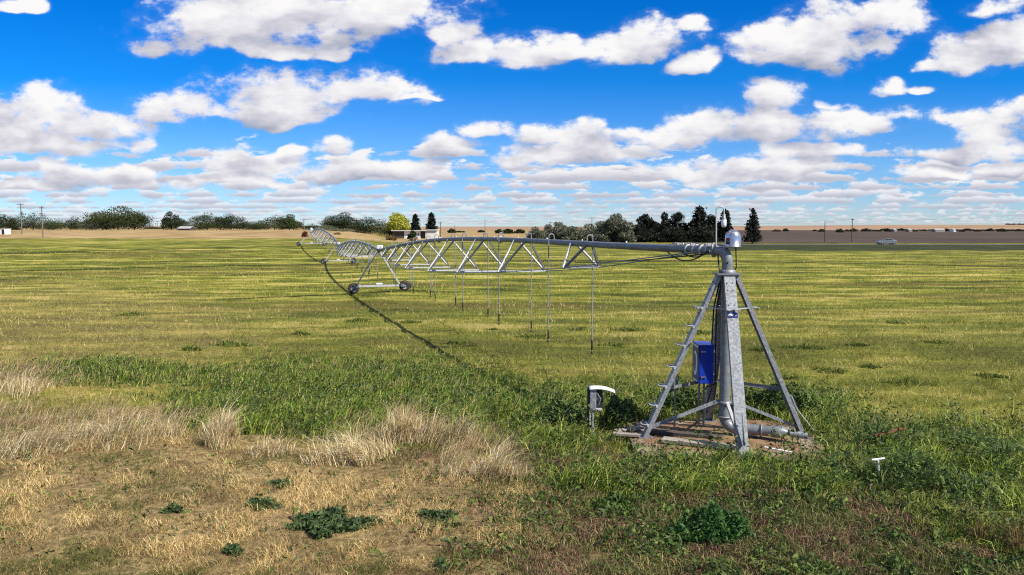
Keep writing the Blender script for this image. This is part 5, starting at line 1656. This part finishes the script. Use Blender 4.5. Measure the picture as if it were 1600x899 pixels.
# domain warp so that the ellipses lose their shape
wp = g.noise(vec, 11.0, 3, 0.5, color=True)
wv = g.v('MULTIPLY', g.v('SUBTRACT', wp, (0.5, 0.5, 0.5)), (0.10, 0.045, 0))
p = g.v('ADD', vec, wv)
field_ = None
for cx_, cy_, rx_, ry_ in CL:
    u0, v0 = uv_of(cx_, cy_ + ry_ * 0.25)
    sx_, sy_ = F / (rx_ * 1.24), F / (ry_ * 1.5)
    q = g.v('MULTIPLY_ADD', p, (sx_, sy_, 0), (-u0 * sx_, -v0 * sy_, 0))
    q = g.v('MAXIMUM', q, g.v('MULTIPLY', q, (-1.0, -1.75, 0)))          # flatter below than above
    d2_ = g.v('DOT_PRODUCT', q, q)
    field_ = d2_ if field_ is None else g.m('SMOOTH_MIN', field_, d2_, 0.35)
S0 = g.m('SUBTRACT', 1.0, g.m('MINIMUM', field_, 4.0))
st_ = g.v('MULTIPLY', vec, (1.0, 1.6, 1.0))
nz = g.noise(st_, 15.0, 10, 0.60)
D = g.m('ADD', S0, g.m('MULTIPLY', g.m('SUBTRACT', nz, 0.495), 4.3))
GLk.new(D, go.inputs['Density']); GLk.new(S0, go.inputs['Smooth'])

w = NB(WN, WL)
tc = WN.new('ShaderNodeTexCoord')
dirv = w.v('NORMALIZE', tc.outputs['Generated'])
dx_ = w.sep(dirv)
yy_ = w.m('MAXIMUM', w.m('ABSOLUTE', dx_[1]), 0.12)
uu = w.m('DIVIDE', dx_[0], yy_); vv_ = w.m('DIVIDE', dx_[2], yy_)
uvv = w.comb(uu, vv_, 0.0)
def cover(vec_):
    n = WN.new('ShaderNodeGroup'); n.node_tree = grp; WL.new(vec_, n.inputs['Vector']); return n.outputs['Density'], n.outputs['Smooth']
def mixcol(fac, a_, b_):
    n = WN.new('ShaderNodeMix'); n.data_type = 'RGBA'; n.clamp_result = False
    for s_, q in (('Factor', fac), ('A', a_), ('B', b_)):
        if isinstance(q, (int, float)): n.inputs[s_].default_value = q
        elif isinstance(q, tuple): n.inputs[s_].default_value = (*q, 1)
        else: WL.new(q, n.inputs[s_])
    return n.outputs['Result']
def cramp(fac, stops):
    n = WN.new('ShaderNodeValToRGB'); e = n.color_ramp.elements
    e[0].position = stops[0][0]; e[0].color = (*stops[0][1], 1); e[1].position = stops[-1][0]; e[1].color = (*stops[-1][1], 1)
    for p_, c_ in stops[1:-1]:
        k_ = e.new(p_); k_.color = (*c_, 1)
    WL.new(fac, n.inputs['Fac']); return n.outputs['Color']
CSTOPS = [(0.06, (1.0, 0.99, 0.985)), (0.30, (0.87, 0.865, 0.905)), (0.55, (0.66, 0.655, 0.735)), (0.80, (0.46, 0.49, 0.59)), (1.0, (0.35, 0.39, 0.50))]
sc_ = w.m('ADD', w.m('MULTIPLY', w.m('MAXIMUM', vv_, 0.0), 0.09), 0.004)
d0, S_0 = cover(uvv)
dA_, S_A = cover(w.v('ADD', uvv, w.comb(w.m('MULTIPLY', sc_, 0.3), sc_, 0.0)))
alpha = w.m('MAXIMUM', w.mr(d0, 0.0, 0.75), w.mr(d0, -0.4, 0.5, 0.0, 0.07))
soft = w.noise(w.v('MULTIPLY', uvv, (1.0, 2.2, 1.0)), 13.0, 4, 0.55)
shade = w.m('ADD', 0.27, w.m('MULTIPLY', w.m('SUBTRACT', S_A, S_0), 0.24))
shade = w.m('ADD', shade, w.m('MULTIPLY', w.mr(d0, 0.0, 2.2, smooth=False), 0.20))
shade = w.m('ADD', shade, w.m('MULTIPLY', w.m('SUBTRACT', soft, 0.44), 1.9))
shade = w.m('ADD', shade, w.m('MULTIPLY', w.m('SUBTRACT', dA_, d0), 0.13), clamp=True)
ccol_out = cramp(shade, CSTOPS)

# the clear sky, as deep a blue as in the photo
tint = WN.new('ShaderNodeValToRGB'); e = tint.color_ramp.elements
e[0].position = 0.0; e[0].color = (0.48, 0.62, 0.88, 1); e[1].position = 0.9; e[1].color = (0.16, 0.52, 1.0, 1)
k_ = e.new(0.30); k_.color = (0.0, 0.39, 1.0, 1)
k_ = e.new(0.09); k_.color = (0.27, 0.56, 0.98, 1)
k_ = e.new(0.18); k_.color = (0.03, 0.45, 1.0, 1)
WL.new(w.m('MAXIMUM', vv_, 0.0), tint.inputs['Fac'])
hs = WN.new('ShaderNodeMix'); hs.data_type = 'RGBA'; hs.blend_type = 'MULTIPLY'; hs.inputs['Factor'].default_value = 1
hs.clamp_result = False
WL.new(sky.outputs['Color'], hs.inputs['A']); WL.new(tint.outputs['Color'], hs.inputs['B'])
CLOUD_K = 6.6
def mulk(col_):
    n = WN.new('ShaderNodeMix'); n.data_type = 'RGBA'; n.blend_type = 'MULTIPLY'; n.clamp_result = False
    n.inputs['Factor'].default_value = 1; WL.new(col_, n.inputs['A']); n.inputs['B'].default_value = (CLOUD_K, CLOUD_K, CLOUD_K, 1)
    return n.outputs['Result']
zz_ = w.m('MAXIMUM', dx_[2], 0.05)
ov = w.noise(w.comb(w.m('DIVIDE', dx_[0], zz_), w.m('DIVIDE', dx_[1], zz_), 0.0), 1.3, 6, 0.55)
over = w.m('MULTIPLY', w.mr(ov, 0.47, 0.60), w.mr(vv_, 0.36, 0.5))  # cloud cover above the view, added to make the skylight less blue
out_col = hs.outputs['Result']
# rows of flat-based cumulus one behind the other towards the horizon, farthest row first
rows = []
vr = 0.0035
while vr < 0.10:
    rows.append(vr); vr = vr * 1.19 + 0.0021
for i, vr in enumerate(rows):
    s_r = vr + 0.012
    ux = w.m('MULTIPLY_ADD', uu, 1.0 / s_r, 7.31 * i)
    dv = w.m('MULTIPLY_ADD', vv_, 1.0 / s_r, -vr / s_r)                     # height above this row's base, in row units
    pv = w.comb(w.m('MULTIPLY', ux, 0.95), w.m('MULTIPLY', dv, 2.7), 3.7 * i)
    n_ = w.noise(pv, 1.0, 7, 0.60)
    pen = w.m('MAXIMUM', w.m('MULTIPLY', dv, 0.50), w.m('MULTIPLY', dv, -2.2))
    dd = w.m('SUBTRACT', w.m('SUBTRACT', n_, 0.425 + 0.08 * max(0, (vr - 0.055) / 0.045)), pen)
    al = w.mr(dd, 0.0, 0.075)
    sh = w.m('ADD', w.mr(dv, -0.04, 0.17, 0.56, 0.06), w.m('MULTIPLY', dd, 0.8))
    sh = w.m('ADD', sh, 0.10 * (1 - vr / 0.1), clamp=True)
    far_ = 0.55 + 0.45 * min(1.0, vr / 0.05)
    cc = mulk(cramp(sh, CSTOPS))
    out_col = mixcol(w.m('MULTIPLY', al, far_), out_col, cc)
front_ = w.mr(dx_[2], -0.02, 0.0)
fade = w.m('MULTIPLY', w.m('MAXIMUM', alpha, over), front_)
out_col = mixcol(fade, out_col, mulk(ccol_out))
WL.new(out_col, bg.inputs['Color'])
bg.inputs['Strength'].default_value = 0.10
world.cycles.sampling_method = 'NONE'

# ------------------------------------------------------------------ render settings
SC.render.engine = 'CYCLES'
SC.view_settings.view_transform = 'Standard'
SC.view_settings.look = 'None'
SC.view_settings.exposure = 0.55
SC.view_settings.gamma = 1.0
SC.cycles.max_bounces = 4; SC.cycles.diffuse_bounces = 2; SC.cycles.glossy_bounces = 2
SC.cycles.transmission_bounces = 2; SC.cycles.transparent_max_bounces = 4
SC.cycles.use_denoising = False
SC.cycles.filter_width = 1.15
SC.cycles.sample_clamp_indirect = 2.0
SC.cycles.caustics_reflective = False; SC.cycles.caustics_refractive = False
SC.render.resolution_x, SC.render.resolution_y = 1024, 575
